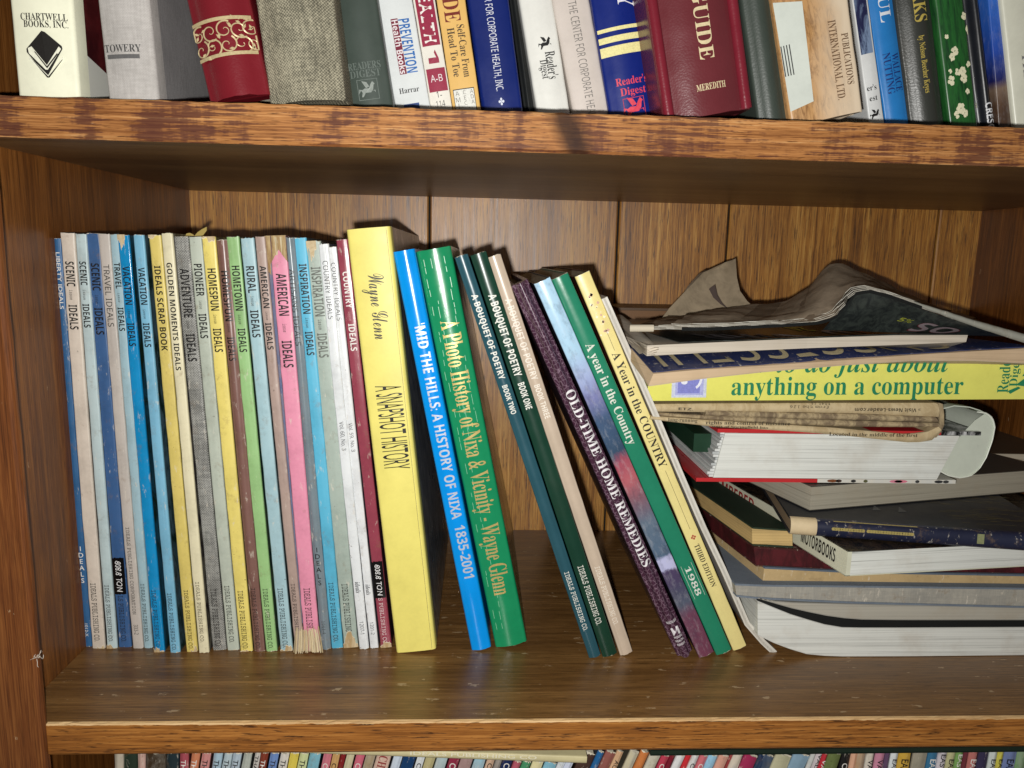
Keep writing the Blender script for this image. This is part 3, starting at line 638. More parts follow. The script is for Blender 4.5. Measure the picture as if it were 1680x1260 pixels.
def chart_logo(mb, fr, w, h, yf):
    b, c = ink((34, 32, 30)), ink((232, 232, 212)); u0 = w*.52; v0 = fr.v_at(88, u0); s = w*.0078
    def poly(pts, m, off): mb.add([(u0+x*s, yf(u0+x*s)-off, v0-y*s) for x, y in pts], [tuple(range(len(pts)))[::-1]], m)
    def P(x, y): return ((x-76)*1.15, (y-88)*1.15)
    # dark rounded square, then a white and a black folded ribbon: an open book seen from its corner
    poly([P(74, 49), P(80, 51), P(107, 74), P(108, 79), P(80, 125), P(74, 124), P(44, 86), P(44, 80)], b, .0003)
    poly([P(47, 79), P(54, 76), P(79, 108), P(102, 75), P(106, 79), P(80, 116), P(76, 116), P(48, 88)], c, .0004)
    poly([P(58, 85), P(60, 85), P(79, 110), P(98, 87), P(100, 88), P(79, 114)], b, .0005)
    poly([P(48, 93), P(80, 126), P(108, 92), P(108, 97), P(82, 128), P(76, 128), P(47, 98)], c, .0005)
    poly([P(50, 95), P(80, 128), P(106, 98), P(108, 97), P(82, 130), P(78, 130)], b, .0006)
def jacket_photo():
    t = NT('maroon_photo_jacket'); x, y, z = t.sep(t.co); n = t.noise(t.mp((1, 1, 1)), 40, 4, .65)
    base = t.ramp(n, [(.35, lin((52, 14, 18))), (.6, lin((92, 30, 32))), (.75, lin((60, 20, 22)))])
    glow = t.math('GREATER_THAN', t.math('MULTIPLY_ADD', n, .03, z), .082)
    base = t.mix(t.math('MULTIPLY', glow, .7), base, lin((150, 44, 30)))
    wm = t.math('LESS_THAN', t.math('MULTIPLY_ADD', y, .22, z), .026)
    base = t.mix(wm, base, lin((206, 206, 198)))
    return t.fin(base, .3, .5)
ivory = paper('ivory_jacket', (232, 232, 208), .3, .5, .12)
upper('hardcover_book', 'ivory hardcover with a black open book emblem, leftmost on the upper shelf', 11.7, 115.7, 26, 127.7, 155, .004, .27, ivory,
    [('CHARTWELL', 33, .74, .105, (36, 34, 32), 'h_serif', .55), ('BOOKS, INC.', 45+0, .0001, .0001, (36, 34, 32), 'h_serif', .55)][:1] + [('BOOKS, INC.', 45, .70, .105, (36, 34, 32), 'h_serif', .57)], bulge=.0015, wear=.4, extra=chart_logo, cover=jacket_photo())
upper('hardcover_book', 'pale grey cloth hardcover showing its shaded side, right of the maroon one', 156, 240, 174, 259, 160, .006, .29, paper('grey_cloth', (186, 182, 178), .7, .2, .2, 'weave', (140, 136, 132)),
    [('TOWERY', 85, .72, .14, (70, 70, 70), 'h_serif', .42, -.02)], bulge=.002, cover=paper('grey_cloth', (150, 148, 148), .75, .2, .15, 'weave', (110, 108, 108)), wear=.5,  # covers: same cloth in darker grey, the slanted side's shade put into the colour
    extra=lambda mb, fr, w, h, yf: plate(89, 96, .10, .74, (96, 95, 95))(mb, fr, w, h, yf))
def scroll(mb, fr, w, h, yf):
    g = ink((196, 178, 136), .4, .2); q = lambda u: yf(u)-.0004
    for ya in (31, 89):
        va = fr.v_at(ya, w*.5)
        us = [w*(.01+.96*k/12) for k in range(13)]; mb.grid([[(u, q(u), va-.0008) for u in us], [(u, q(u), va+.0009) for u in us]], g)
    vm = fr.v_at(60, w*.5); r = random.Random(2)
    def stroke(pts, wd):
        rows = []
        for i, (a, b) in enumerate(pts):
            c, d = pts[min(i+1, len(pts)-1)]; e, f = pts[max(i-1, 0)]; tx, ty = c-e, d-f; l = math.hypot(tx, ty) or 1
            k = wd*(1-.75*i/len(pts)); rows.append([(a-ty/l*k, q(a), b+tx/l*k), (a+ty/l*k, q(a), b-tx/l*k)])
        mb.grid(rows, g, False)
    for cx, sgn in ((.10, 1), (.32, -1), (.56, 1), (.78, -1), (.95, 1)):
        for turn, dv in ((1, .003), (-1, -.004)):
            pts = []
            for i in range(26):
                a = i/25*2.2*math.pi*1.1; rad = .0050*(1-i/28)
                pts.append((min(max(w*cx+rad*math.cos(a*turn*sgn+sgn), 0.0005), w-.0005), vm+dv+rad*.9*math.sin(a*turn*sgn+sgn)))
            stroke(pts, .00042)
        for j in range(5):
            a = r.uniform(0, 6.28); s = .0014; cu = min(max(w*cx+r.uniform(-.005, .005), .002), w-.002); cv = vm+r.uniform(-.0095, .0095)
            mb.add([(cu+s*math.cos(a), q(cu), cv+s*math.sin(a)), (cu+s*.45*math.cos(a+1.5), q(cu), cv+s*.45*math.sin(a+1.5)), (cu-s*math.cos(a), q(cu), cv-s*math.sin(a)), (cu-s*.45*math.cos(a+1.5), q(cu), cv-s*.45*math.sin(a+1.5))], [(0, 1, 2, 3)], g)
upper('hardcover_book', 'deep red leather hardcover with a gold scroll band', 297.7, 408, 336, 438, 166, .002, .25, paper('red_leather', (112, 24, 34), .3, .5, .1, 'leather'), [], bulge=.007, wear=.8, extra=scroll)
upper('hardcover_book', 'worn olive linen hardcover with frayed corners, right of the red gilt one', 413, 545, 437, 564, 170, .003, .24, paper('olive_linen', (168, 162, 140), .8, .2, .3, 'weave_coarse', (70, 68, 58)), [], bulge=.007, wear=2.5)
def horse(u0, yc, s, col):
    """a small rearing winged horse emblem"""
    def f(mb, fr, w, h, yf):
        m = ink(col); v0 = fr.v_at(yc, w*u0); S = s*w
        for pts in ([(-.42, .0), (-.2, .12), (.1, .1), (.22, .34), (.36, .52), (.5, .36), (.42, .3), (.36, .02), (.2, -.16), (-.16, -.16), (-.34, -.4), (-.44, -.4), (-.36, -.14)],
                    [(-.1, .14), (-.34, .6), (-.02, .5), (.14, .2)], [(.2, -.1), (.48, -.02), (.5, -.2), (.42, -.06)], [(-.3, .02), (-.55, .1), (-.6, -.2), (-.48, -.02)]):
            mb.add([(w*u0+x*S, yf(w*u0+x*S)-.0004, v0+y*S) for x, y in pts], [tuple(range(len(pts)))], m)
    return f
def many(*fs):
    def f(mb, fr, w, h, yf):
        for g in fs: g(mb, fr, w, h, yf)
    return f
def frame_rect(ya, yb, u0, u1, col, t=.0004):
    def f(mb, fr, w, h, yf):
        va, vb = fr.v_at(ya, w*.5), fr.v_at(yb, w*.5); m = ink(col); a, b = w*u0, w*u1; y = yf(w*.5)-.0003
        for x0, x1, z0, z1 in ((a, b, va-t, va), (a, b, vb, vb+t), (a, a+t, vb+t, va-t), (b-t, b, vb+t, va-t)): mb.box(x0, x1, y-.0001, y, z0, z1, m)
    return f
emb = (96, 106, 100)
upper('hardcover_book', 'dark grey green hardcover with a blind stamped winged horse', 541.7, 616.7, 571, 648, 178, .035, .25, paper('grey_green_cloth', (62, 72, 66), .4, .4, .2),
    [('READERS', 113, .72, .15, emb, 'h_serif', .5), ('DIGEST', 126, .68, .15, emb, 'h_serif', .5)], bulge=.002, extra=many(frame_rect(130, 164, .28, .74, emb), horse(.5, 148, .34, (140, 148, 142))))
upper('paperback_book', 'white paperback with blue slanting PREVENTION lettering', 617.3, 676.7, 649.3, 706.7, 180, .05, .25, paper('white_cover', (214, 218, 218), .25, .5, .1),
    [('PREVENTION', 31, 119, .30, (40, 104, 176), 'gro', .66, .0), ('Health Books', 33, 121, .17, (232, 224, 226), 'gro', .40), ('Harrar', 152, .58, .15, (40, 40, 40), 'h_serif', .48, -.02)], kind='soft',
    extra=many(plate(31, 122, .30, .50, (120, 26, 52)), plate(170, 184, .25, .7, (36, 66, 130))))
upper('paperback_book', 'white paperback with maroon blocks reading HEALTH 1 A-B', 677, 715, 706.7, 741.7, 180, .052, .25, paper('white_cover', (226, 222, 212), .3, .5, .1),
    [('HEALTH', -28, 70, .52, (236, 232, 226), 'gro', .5, -.01), ('1', 82, 104, .46, (150, 36, 66), 'gro', .5), ('A-B', 134, .55, .30, (232, 224, 224), 'h_thin', .5, .02), ('1-', 160, .25, .26, (60, 60, 60), 'h_thin', .5), ('114', 175, .42, .26, (60, 60, 60), 'h_thin', .5)], kind='soft',
    extra=many(plate(-60, 75, .1, .92, (150, 36, 66)), plate(112, 150, .08, .94, (150, 36, 66))))
upper('paperback_book', 'tan paperback with brown serif lettering and a white box of letters', 716, 763, 743, 790, 180, .052, .25, paper('tan_cover', (222, 180, 106), .3, .5, .1),
    [('GUIDE', -60, 36, .56, (120, 40, 30), 'serif', .48, -.03), ('Self-Care From', 40, 126, .26, (70, 56, 40), 'serif', .70, -.02), ('Head To Toe', 46, 126, .26, (70, 56, 40), 'serif', .34, -.02), ('AMI', 150, 178, .16, (120, 118, 112), 's_thin', .24), ('CEC', 148, 172, .16, (120, 118, 112), 's_thin', .50), ('ADA', 146, 170, .16, (120, 118, 112), 's_thin', .76)], kind='soft',
    extra=many(plate(145, 190, .10, .86, (40, 36, 32)), lambda mb, fr, w, h, yf: plate(146.5, 190, .12, .84, (226, 226, 218))(mb, fr, w, h, lambda u: yf(u)-.00005)))
upper('hardcover_book', 'navy hardcover with thin white capital lettering', 766, 835, 790.7, 859, 180, .058, .26, paper('navy_cover', (14, 34, 104), .3, .5, .15),
    [('CENTER FOR CORPORATE HEALTH, INC.', -34, 149, .17, (226, 230, 240), 'thin', .5, .012), ('ADDISON', 185, .5, .08, (120, 130, 170), 'h_thin', .5), ('✤', 172, .14, .16, (220, 226, 240), 'h_sans', .5)], bulge=.001)
upper('hardcover_book', 'narrow black hardcover squeezed between the navy and white ones', 836, 850, 860.5, 879.5, 180, .07, .24, paper('black_cover', (34, 36, 36), .3, .5, .2), [], bulge=.0025)
upper('hardcover_book', 'plain white hardcover with a small black winged horse and lettering', 851.7, 905, 881.7, 939.5, 186, .06, .26, paper('white_jacket', (226, 226, 220), .25, .5, .1),
    [("Reader's", 84, 129, .30, (50, 50, 50), 'serif', .66, -.03), ('Digest', 98, 129, .24, (50, 50, 50), 'serif', .44, -.03)], bulge=.0015, extra=horse(.56, 72, .36, (26, 26, 28)))
upper('hardcover_book', 'pale pinkish grey hardcover with thin grey capital lettering', 906.5, 970, 941, 1000, 186, .06, .25, paper('pinkish_cover', (206, 196, 188), .3, .5, .15),
    [('THE CENTER FOR CORPORATE HEALTH', 2, 204, .22, (120, 116, 112), 'thin', .5, -.004)], bulge=.001)
yb_ = ink((236, 228, 160))
upper('hardcover_book', 'navy hardcover with pale yellow stripes and a red winged horse', 971, 1053, 1001, 1081, 186, .055, .26, paper('navy_cover', (16, 36, 116), .28, .5, .1),
    [('Y', -14, 11, .34, (232, 232, 236), 'serif', .68), ("Reader's", 137, .66, .15, (222, 70, 90), 'h_serif', .55, -.01), ('Digest', 154, .54, .15, (222, 70, 90), 'h_serif', .55, -.01)], bulge=.003,
    extra=many(plate(42, 48, .02, .97, 0, yb_), plate(56, 66, .02, .97, 0, yb_), plate(72, 88, .02, .97, 0, yb_), frame_rect(160, 200, .3, .74, (206, 64, 84), .0003), horse(.52, 178, .4, (222, 70, 90))))
ml = paper('maroon_leather', (100, 40, 46), .26, .55, .1, 'leather')
def ribs(mb, fr, w, h, yf):
    m = paper('maroon_bead', (116, 30, 44), .26, .5, .1, 'leather')
    for u0 in (.055, .93):
        rows = []
        for i in range(25):
            v = h*i/24; rows.append([(w*u0+.0030*math.cos(a), yf(w*u0)-.0006-.0026*math.sin(a), v) for a in [math.pi*(1-k/8) for k in range(9)]])
        mb.grid(rows, m)
upper('hardcover_book', 'thick maroon leather guide with gold lettering and beaded joints', 1065, 1217.5, 1093, 1243.5, 187, .022, .26, ml,
    [('GUIDE', -20, 97, .165, (216, 200, 160), 'serif', .54), ('MEREDITH', 146, .33, .07, (216, 200, 160), 'h_serif', .54)], bulge=.007, extra=ribs)
upper('hardcover_book', 'thick dark grey green leathery hardcover right of the maroon guide', 1219.5, 1268.5, 1246, 1298, 188, .024, .25, paper('slate_leather', (58, 66, 60), .42, .45, .25, 'leather'), [], bulge=.003)
def fur_label(mb, fr, w, h, yf):
    m = paper('white_label', (196, 202, 194), .4, .4, .1)
    P = [fr.uv(1271, 2), fr.uv(1316, 2), fr.uv(1335, 166), fr.uv(1300, 182)]
    mb.add([(u, yf(u)-.0003, v) for u, v in P], [(0, 3, 2, 1)], m)
    P = [fr.uv(1286, 74), fr.uv(1291, 72), fr.uv(1299, 120), fr.uv(1294, 124)]
    for k in range(4):
        a = [(p[0]+.0014*k-.001, p[1]) for p in P]
        mb.add([(a[0][0], yf(a[0][0])-.0005, a[0][1]), (a[0][0]+.0006, yf(a[0][0])-.0005, a[0][1]), (a[3][0]+.0006, yf(a[3][0])-.0005, a[3][1]), (a[3][0], yf(a[3][0])-.0005, a[3][1])], [(0, 3, 2, 1)], ink((60, 62, 62)))
upper('hardcover_book', 'tan animal fur photograph hardcover with a pale library label', 1270.5, 1397.5, 1299.5, 1426, 196, .02, .26, paper('fur_photo', (182, 140, 92), .28, .5, .1, 'fur', (226, 208, 182)),
    [('PUBLICATIONS', 53, 137, .10, (110, 84, 62), 'serif', .86, -.015), ('INTERNATIONAL, LTD.', 33, 163, .11, (110, 84, 62), 'serif', .70, -.015)], bulge=.003, extra=fur_label)
upper('paperback_book', 'white paperback with a dark night water photo above its lettering', 1399.5, 1425.7, 1427, 1452, 198, .06, .26, paper('white_cover', (212, 214, 214), .3, .5, .1),
    [("er's", 148, .62, .34, (30, 30, 30), 'h_serif', .42, -.02), ('est', 165, .52, .34, (30, 30, 30), 'h_serif', .44, -.02)], kind='soft', extra=many(plate(-30, 88, .05, .84, 0, paper('water_photo', (30, 34, 70), .3, .5, .1, 'art', (120, 140, 170))), horse(.4, 188, .6, (24, 24, 26))))
upper('paperback_book', 'bright blue paperback with white and navy lettering', 1427, 1471, 1454.5, 1496, 190, .065, .255, paper('blue_cover', (36, 120, 190), .3, .5, .1),
    [('BEAUTIFUL', -150, 36, .42, (224, 230, 236), 'serif', .52, -.01), ('WALLACE', 87, 149, .27, (24, 46, 110), 'serif', .66, -.02), ('NUTTING', 87, 154, .27, (24, 46, 110), 'serif', .34, -.02)], kind='soft', bulge=.002)
upper('hardcover_book', 'charcoal leathery hardcover with narrow gold lettering', 1474.6, 1533.6, 1498.5, 1558, 192, .06, .26, paper('charcoal_leather', (52, 54, 50), .34, .5, .15, 'leather'),
    [('WORKS', -60, 35, .36, (190, 170, 84), 'serif', .56, -.03), ('by Nelson Beecher Keyes', 58, 152, .16, (190, 170, 84), 'serif', .5, -.02)], bulge=.004)
def daisies(mb, fr, w, h, yf):
    r = random.Random(9); m = ink((226, 222, 190))
    for (x, y, s) in ((1578, 26, 5), (1586, 48, 6), (1562, 84, 6), (1558, 94, 5), (1585, 105, 4), (1575, 117, 6), (1567, 118, 5), (1555, 117, 3), (1557, 132, 6), (1577, 128, 6), (1583, 150, 4), (1572, 178, 7), (1578, 185, 6), (1566, 188, 5), (1601, 172, 4), (1603, 110, 3), (1549, 60, 3)):
        u, v = fr.uv(x+4, y); s *= .00033
        for k in range(5):
            a = k*1.26+r.random(); cu, cv = u+s*.6*math.cos(a), v+s*.8*math.sin(a)
            p = [(cu+s*.62*math.cos(b)*r.uniform(.7, 1.1), cv+s*.75*math.sin(b)*r.uniform(.7, 1.2)) for b in [i*1.047 for i in range(6)]]
            mb.add([(min(max(x_, .0003), w-.0003), yf(x_)-.0003-.00003*k, z_) for x_, z_ in p], [tuple(range(6))[::-1]], m)
upper('hardcover_book', 'green hardcover with a photograph of white flowers in grass', 1535, 1583.6, 1559, 1607.5, 195, .06, .26, paper('grass_photo', (34, 92, 40), .3, .5, .1, 'grass', (20, 58, 30)), [], bulge=.001, extra=daisies)
upper('hardcover_book', 'black rounded hardcover with small white capitals at its foot', 1585.5, 1621.5, 1609, 1636, 195, .062, .26, paper('black_cover', (28, 30, 36), .3, .5, .1), [('CRESCENT', 168, 240, .36, (224, 226, 230), 'gro', .52, .0)], bulge=.005)
upper('paperback_book', 'paperback with deep blue sky over brown rock photograph', 1623, 1644, 1639, 1665.5, 195, .064, .25, zramp('sky_rock_spine', [(0, (60, 44, 32)), (.28, (84, 62, 46)), (.40, (120, 100, 84)), (.46, (30, 32, 90)), (.65, (36, 70, 160)), (1, (48, 100, 190))], .3, .3, .085), [], kind='soft')
upper('hardcover_book', 'ivory hardcover at the right end of the upper shelf, grey lettering', 1645, 1712, 1666.5, 1731, 195, .06, .26, paper('ivory_cover', (208, 208, 192), .35, .5, .15), [('TREASURES', 86, 230, .20, (120, 120, 118), 'serif', .42, -.02)], bulge=.001)

# ------------------------------------------------------------------ lower row: tops of the magazines below
LOW = [  # x0, x1 at y=1256, colour, text, what it looks like
 (186, 201, (196, 186, 168), '', 'off white'), (201, 224.6, (40, 54, 42), '', 'dark green'), (224.6, 237, (206, 170, 158), '', 'pale pink'), (238, 271, (64, 50, 34), '', 'brown photo covered'), (272, 293, (34, 50, 56), '', 'dark teal'),
 (294, 308, (178, 84, 96), 'THANKSGIVING', 'rose pink'), (310.6, 325, (206, 132, 96), 'THANKSGIVING', 'salmon orange'), (328, 343, (206, 140, 136), 'THANKSGIVING', 'dusty pink'), (347, 362, (180, 206, 222), 'THANKSGIVING', 'pale blue'),
 (363.7, 378, (196, 212, 218), 'THANKSGIVING', 'icy blue'), (378.4, 393.4, (190, 206, 218), 'THANKSGIVING', 'silvery blue'), (396, 410, (184, 190, 180), '', 'grey green'), (414.5, 424, (220, 214, 206), 'THANKSGIVING', 'narrow white'),
 (424.6, 437, (136, 62, 44), 'THANKSGIVING', 'rust brown'), (440, 454, (112, 142, 196), 'THANKSGIVING', 'cornflower blue'), (456.5, 471, (222, 216, 206), 'THANKSGIVING', 'cream white'), (472, 487, (222, 202, 86), '', 'lemon yellow'), (487.7, 503, (208, 216, 160), 'THANKSGIVING', 'pale lime'),
 (504, 523, (128, 184, 200), '', 'turquoise blue'), (527, 541, (208, 122, 136), 'CHRISTMAS', 'candy pink'), (541.7, 554.4, (214, 170, 110), 'CHRISTMAS', 'tan orange'), (554.6, 563.6, (136, 30, 34), '', 'dark red'), (564.4, 578, (206, 200, 164), '', 'pale khaki'),
 (580, 595, (206, 104, 124), 'CHRISTMAS', 'raspberry pink'), (596, 612.5, (170, 150, 116), '', 'torn beige'), (613.5, 638.6, (214, 182, 164), 'CHRISTMAS', 'wide peach'), (641.7, 657, (204, 216, 230), '', 'blue tinged white'), (658, 679, (22, 62, 108), '', 'plain navy'),
 (681, 694, (220, 224, 226), 'CHRISTMAS', 'clean white'), (694.8, 711.6, (186, 176, 130), '', 'olive beige'), (713.5, 732, (178, 198, 200), '', 'mottled pale blue'), (734, 752, (142, 42, 68), 'CHRISTMAS', 'burgundy'), (753, 774, (170, 140, 138), '', 'mauve grey'),
 (776, 795, (156, 196, 212), '', 'chipped light blue'), (797, 810, (206, 172, 146), 'CHRISTMAS', 'apricot'), (811, 822.6, (158, 150, 142), '', 'mid grey'), (823, 840, (20, 38, 84), 'CHRISTMAS', 'midnight blue'),
 (841.5, 855, (184, 92, 108), '', 'old rose'), (856, 870.8, (70, 146, 102), '', 'emerald green'), (872.7, 891.6, (226, 216, 168), '', 'butter yellow'), (893.5, 914.4, (132, 186, 206), '', 'powder blue'), (915, 927, (222, 228, 232), 'CHRISTMAS', 'bright white'), (927.5, 940.4, (204, 212, 230), '', 'lavender white'),
 (945.6, 971.7, (74, 52, 44), '', 'dark chocolate'), (972.2, 983.4, (34, 100, 156), '', 'strong blue'), (985, 1003, (146, 88, 80), '', 'brick brown'), (1003.3, 1015.4, (212, 172, 134), 'AUTUMN', 'sand coloured'), (1024.8, 1041, (204, 194, 160), '', 'tattered cream'),
 (1042.5, 1059, (204, 124, 66), '', 'burnt orange'), (1060, 1079, (204, 198, 176), '', 'torn ivory'), (1080, 1093.5, (190, 62, 84), 'CHRISTMAS', 'cherry pink'), (1093.8, 1103, (122, 24, 44), '', 'wine red'), (1105, 1119.6, (224, 224, 224), '', 'glossy white'),
 (1120, 1130, (200, 44, 52), '', 'scarlet'), (1130.5, 1142.5, (226, 226, 224), 'CHRISTMAS', 'grey lettered white'), (1143.5, 1157, (206, 110, 118), 'CHRISTMAS', 'coral pink'), (1158, 1173.8, (150, 196, 222), '', 'baby blue'), (1174.8, 1191.8, (218, 162, 142), '', 'pale salmon'),
 (1192, 1197.4, (150, 60, 60), '', 'thin brick red'), (1198, 1215, (212, 200, 182), '', 'peeling cream'), (1216, 1240, (162, 44, 86), '', 'magenta'), (1241, 1267, (20, 44, 78), '', 'ink blue scuffed'), (1268, 1295.4, (188, 184, 152), '', 'stone beige'), (1296.5, 1324.6, (136, 166, 186), '', 'steel blue'),
 (1326, 1334, (196, 198, 194), '', 'grey white'), (1335, 1344.6, (206, 196, 198), 'VALENTINE', 'pinkish white'), (1345, 1355.4, (186, 44, 56), 'VALENTINE', 'crimson'), (1356, 1377, (110, 124, 72), '', 'moss green'), (1378.8, 1393.4, (26, 24, 24), 'CHRISTMAS', 'black'),
 (1395.4, 1405, (222, 172, 142), '', 'light peach'), (1405.4, 1419.4, (186, 150, 112), '', 'ragged tan'), (1420.4, 1434.4, (214, 206, 192), 'VALENTINE', 'bone white'), (1436, 1450.4, (204, 138, 162), 'VALENTINE', 'orchid pink'), (1451, 1460, (96, 72, 100), '', 'dull purple'),
 (1461, 1472.8, (220, 226, 226), 'EASTER', 'cold white'), (1473.6, 1494, (214, 174, 70), 'EASTER', 'golden yellow'), (1497.5, 1520.6, (160, 154, 136), '', 'putty grey'), (1521.7, 1537.8, (58, 116, 152), 'EASTER', 'ocean blue'), (1539, 1552.6, (206, 200, 206), 'EASTER', 'pale lilac'),
 (1553.2, 1567, (190, 188, 142), 'EASTER', 'dry olive'), (1567.6, 1578.8, (120, 160, 90), 'EASTER', 'leaf green'), (1579.2, 1587.6, (110, 44, 56), '', 'oxblood'), (1588.4, 1604.4, (190, 116, 110), 'EASTER', 'terracotta pink'), (1605.8, 1621.8, (58, 52, 82), '', 'dark violet'),
 (1622.6, 1635.2, (206, 214, 210), 'EASTER', 'mint white'), (1635.8, 1646, (206, 198, 82), 'EASTER', 'acid yellow'), (1646.7, 1667, (122, 138, 186), 'EASTER', 'periwinkle'), (1667.6, 1684, (120, 156, 108), '', 'speckled green')]
SLOPE = [(170, 0), (300, -.02), (310, -.15), (500, -.2), (640, -.3), (800, -.33), (960, -.46), (1180, -.43), (1300, -.43), (1370, -.3), (1400, -.17), (1680, -.2)]
def interp(t, x):
    for (a, p), (b, q) in zip(t, t[1:]):
        if a <= x <= b: return p+(q-p)*(x-a)/(b-a)
    return t[-1][1] if x > t[-1][0] else t[0][1]
rl = random.Random(21)
for i, (x0, x1, c, txt, look) in enumerate(LOW):
    Y = .046+.004*rl.random()
    s = interp(SLOPE, x0); y1 = 1256
    ytop = 1236 if x0 < 836 else 1249 if x0 < 945 else 1233 if x0 < 1062 else interp([(1062, 1239.5), (1180, 1238), (1350, 1235.5), (1500, 1233.5), (1690, 1231)], x0)
    ytop += rl.uniform(-.8, .8)
    a = atY(x0, y1, Y); top = atY(x0+s*(ytop-y1), ytop, Y)
    lean = math.atan2(top.x-a.x, top.z-a.z)
    w = (atY(x1-.2, y1, Y).x-a.x)*math.cos(lean)*.985
    hgt = .285
    piv = (top.x-hgt*math.sin(lean), Y, top.z-hgt*math.cos(lean))
    fr = Frame(piv, lean)
    tx = []
    if txt:
        dark = sum(c) < 420; ic = (232, 228, 220) if (dark or look in ('rose pink', 'salmon orange', 'candy pink', 'raspberry pink', 'coral pink', 'cherry pink', 'terracotta pink') and txt[0] in 'TC') else (30, 28, 30)
        off = {'T': 9, 'C': 14, 'A': 10, 'V': 9, 'E': 8}[txt[0]]
        if look in ('narrow white',): off = 2
        if look in ('pale lilac', 'leaf green', 'pinkish white'): off = 0
        st = max(ytop, 1238)+off
        if look == 'wide peach': st = 1240; ic = (150, 60, 60)
        tx = [(txt, st, st+7.2*len(txt)*(1.25 if look == 'wide peach' else 1), .58, ic, 'serif' if look == 'wide peach' else 'sans', .5, .02)]
    prev = LOW[i-1][4] if i else None; nxt = LOW[i+1][4] if i+1 < len(LOW) else None
    lab = f'{look} magazine in the bottom row, ' + (f'just right of the {prev} one' if prev else 'at its left end')
    lab = ' '.join(lab.split()[:16])
    kd = ('art', tuple(min(255, int(v*.6+70)) for v in c)) if any(q in look for q in ('torn', 'peel', 'ragged', 'tatter', 'photo', 'mottled', 'chipped', 'speckled', 'scuffed')) else (None, None)
    book('magazine', lab, 'magazine', piv, lean, w, hgt, .2, paper('magazine_spine', c, .42, .45, .8, kd[0], kd[1]), paper('magazine_cover', tuple(int(v*.4) for v in c), .5, .3, .3), tx, 'soft', .0008,
         group='magazines standing under the lower shelf', wear=2.2, seed=300+i)
# a cream magazine lying flat on their tops
P0 = atY(812, 1246, .036); P1 = atY(962, 1251.5, .036)
ang = math.atan2(-(P1.z-P0.z), P1.x-P0.x); L = (P1-P0).length
flat = thing('magazine', 'cream magazine lying flat on the tops of the lower row under the shelf', 'magazine', P0, ang)
mb = MB(); fm = paper('cream_cover', (206, 196, 152), .45, .4, .4); th = .0048
prof = [(0, 0)] + [(-.0006*math.sin(k/6*math.pi)-.0004, th*k/6) for k in range(7)] + [(0, th)]
mb.grid([[(x*L/12-.13*(x == 0), y, z) for y, z in prof] for x in range(12, -1, -1)], fm)
mb.add([(L, 0, 0), (L, 0, th), (L, .19, th), (L, .19, 0)], [(0, 3, 2, 1)], pages_mat((214, 204, 176), 'z'))
mb.text('IDEALS PUBLISHING CO', ink((236, 230, 206)), lambda t, u: (L-.060-.055+t, -.0012, th*.42+u), fit=.082, height=th*.5, style='sans', bold=.02)
mb.build('spine', flat)
mb = MB(); mb.box(-.13, L, .0004, .19, th-.0005, th, fm); mb.build('cover', flat)
mb = MB(); mb.box(-.13, L, .0004, .19, 0.0, .0005, fm); mb.build('cover', flat)

P0 = atY(1067, 1240, .040); P1 = atY(1690, 1233.4, .040)
ang = math.atan2(-(P1.z-P0.z), P1.x-P0.x); L = (P1-P0).length
flat = thing('magazine', 'dark green magazine lying flat on the lower row at the right under the shelf', 'magazine', P0, ang)
dg_ = paper('dark_green_cover', (20, 34, 26), .5, .4, .3)
for z0, z1, nm, m in ((0, .0005, 'cover', dg_), (.0035, .004, 'cover', dg_), (.0006, .0034, 'pages', paper('dark_page_edges', (30, 44, 34), .7, .2, .3))):
    mb = MB(); mb.box(0, L, .0004*(nm == 'pages'), .2, z0, z1, m); mb.build(nm, flat)

# ------------------------------------------------------------------ the pile at the right
def drape(mb, lows, ups, m):
    """a closed slab through several rows, front to back"""
    mb.grid([ups[0], lows[0]], m, False); mb.grid(ups[::-1], m, True); mb.grid(lows, m, True); mb.grid([lows[-1], ups[-1]], m, False)
    for a, b in zip(range(len(lows)-1), range(1, len(lows))):
        mb.add([lows[a][0], ups[a][0], ups[b][0], lows[b][0]], [(0, 1, 2, 3)], m); mb.add([lows[a][-1], ups[a][-1], ups[b][-1], lows[b][-1]], [(3, 2, 1, 0)], m)
def solid(mb, lowF, upF, lowB, upB, m, mtop=None, mfront=None, mleft=None):
    """a closed slab between four polylines (front/back, lower/upper)"""
    mb.grid([upF, lowF], mfront or m, False); mb.grid([upB, upF], mtop or m, True); mb.grid([lowF, lowB], mtop or m, True); mb.grid([lowB, upB], m, False)
    mb.add([lowF[0], upF[0], upB[0], lowB[0]], [(0, 1, 2, 3)], mleft or m); mb.add([lowF[-1], upF[-1], upB[-1], lowB[-1]], [(3, 2, 1, 0)], m)
def shift(L, v): return [p+v for p in L]
def pxl(pts, Y): return [atY(x, y, Y) for x, y in pts]
def resample(L, n=18):
    d = [0]
    for a, b in zip(L, L[1:]): d.append(d[-1]+(b-a).length)
    out = []
    for k in range(n+1):
        t = d[-1]*k/n; i = 0
        while i < len(d)-2 and d[i+1] < t: i += 1
        f = (t-d[i])/max(d[i+1]-d[i], 1e-9); out.append(L[i].lerp(L[i+1], f))
    return out
def put(mb, name, root, **kw):
    o = mb.build(name, root); o.location = -Vector(root.location); return o
def zup(L, dz): return [p+Vector((0, 0, dz)) for p in L]
GP = 'books lying in the pile at the right'
white_p, grey_p, cream_p, old_p = pages_mat((220, 222, 216), 'z', .4, 1500), pages_mat((176, 172, 160), 'z', .4, 900), pages_mat((206, 180, 148), 'z', .35, 900), pages_mat((206, 176, 118), 'z', .7, 800)

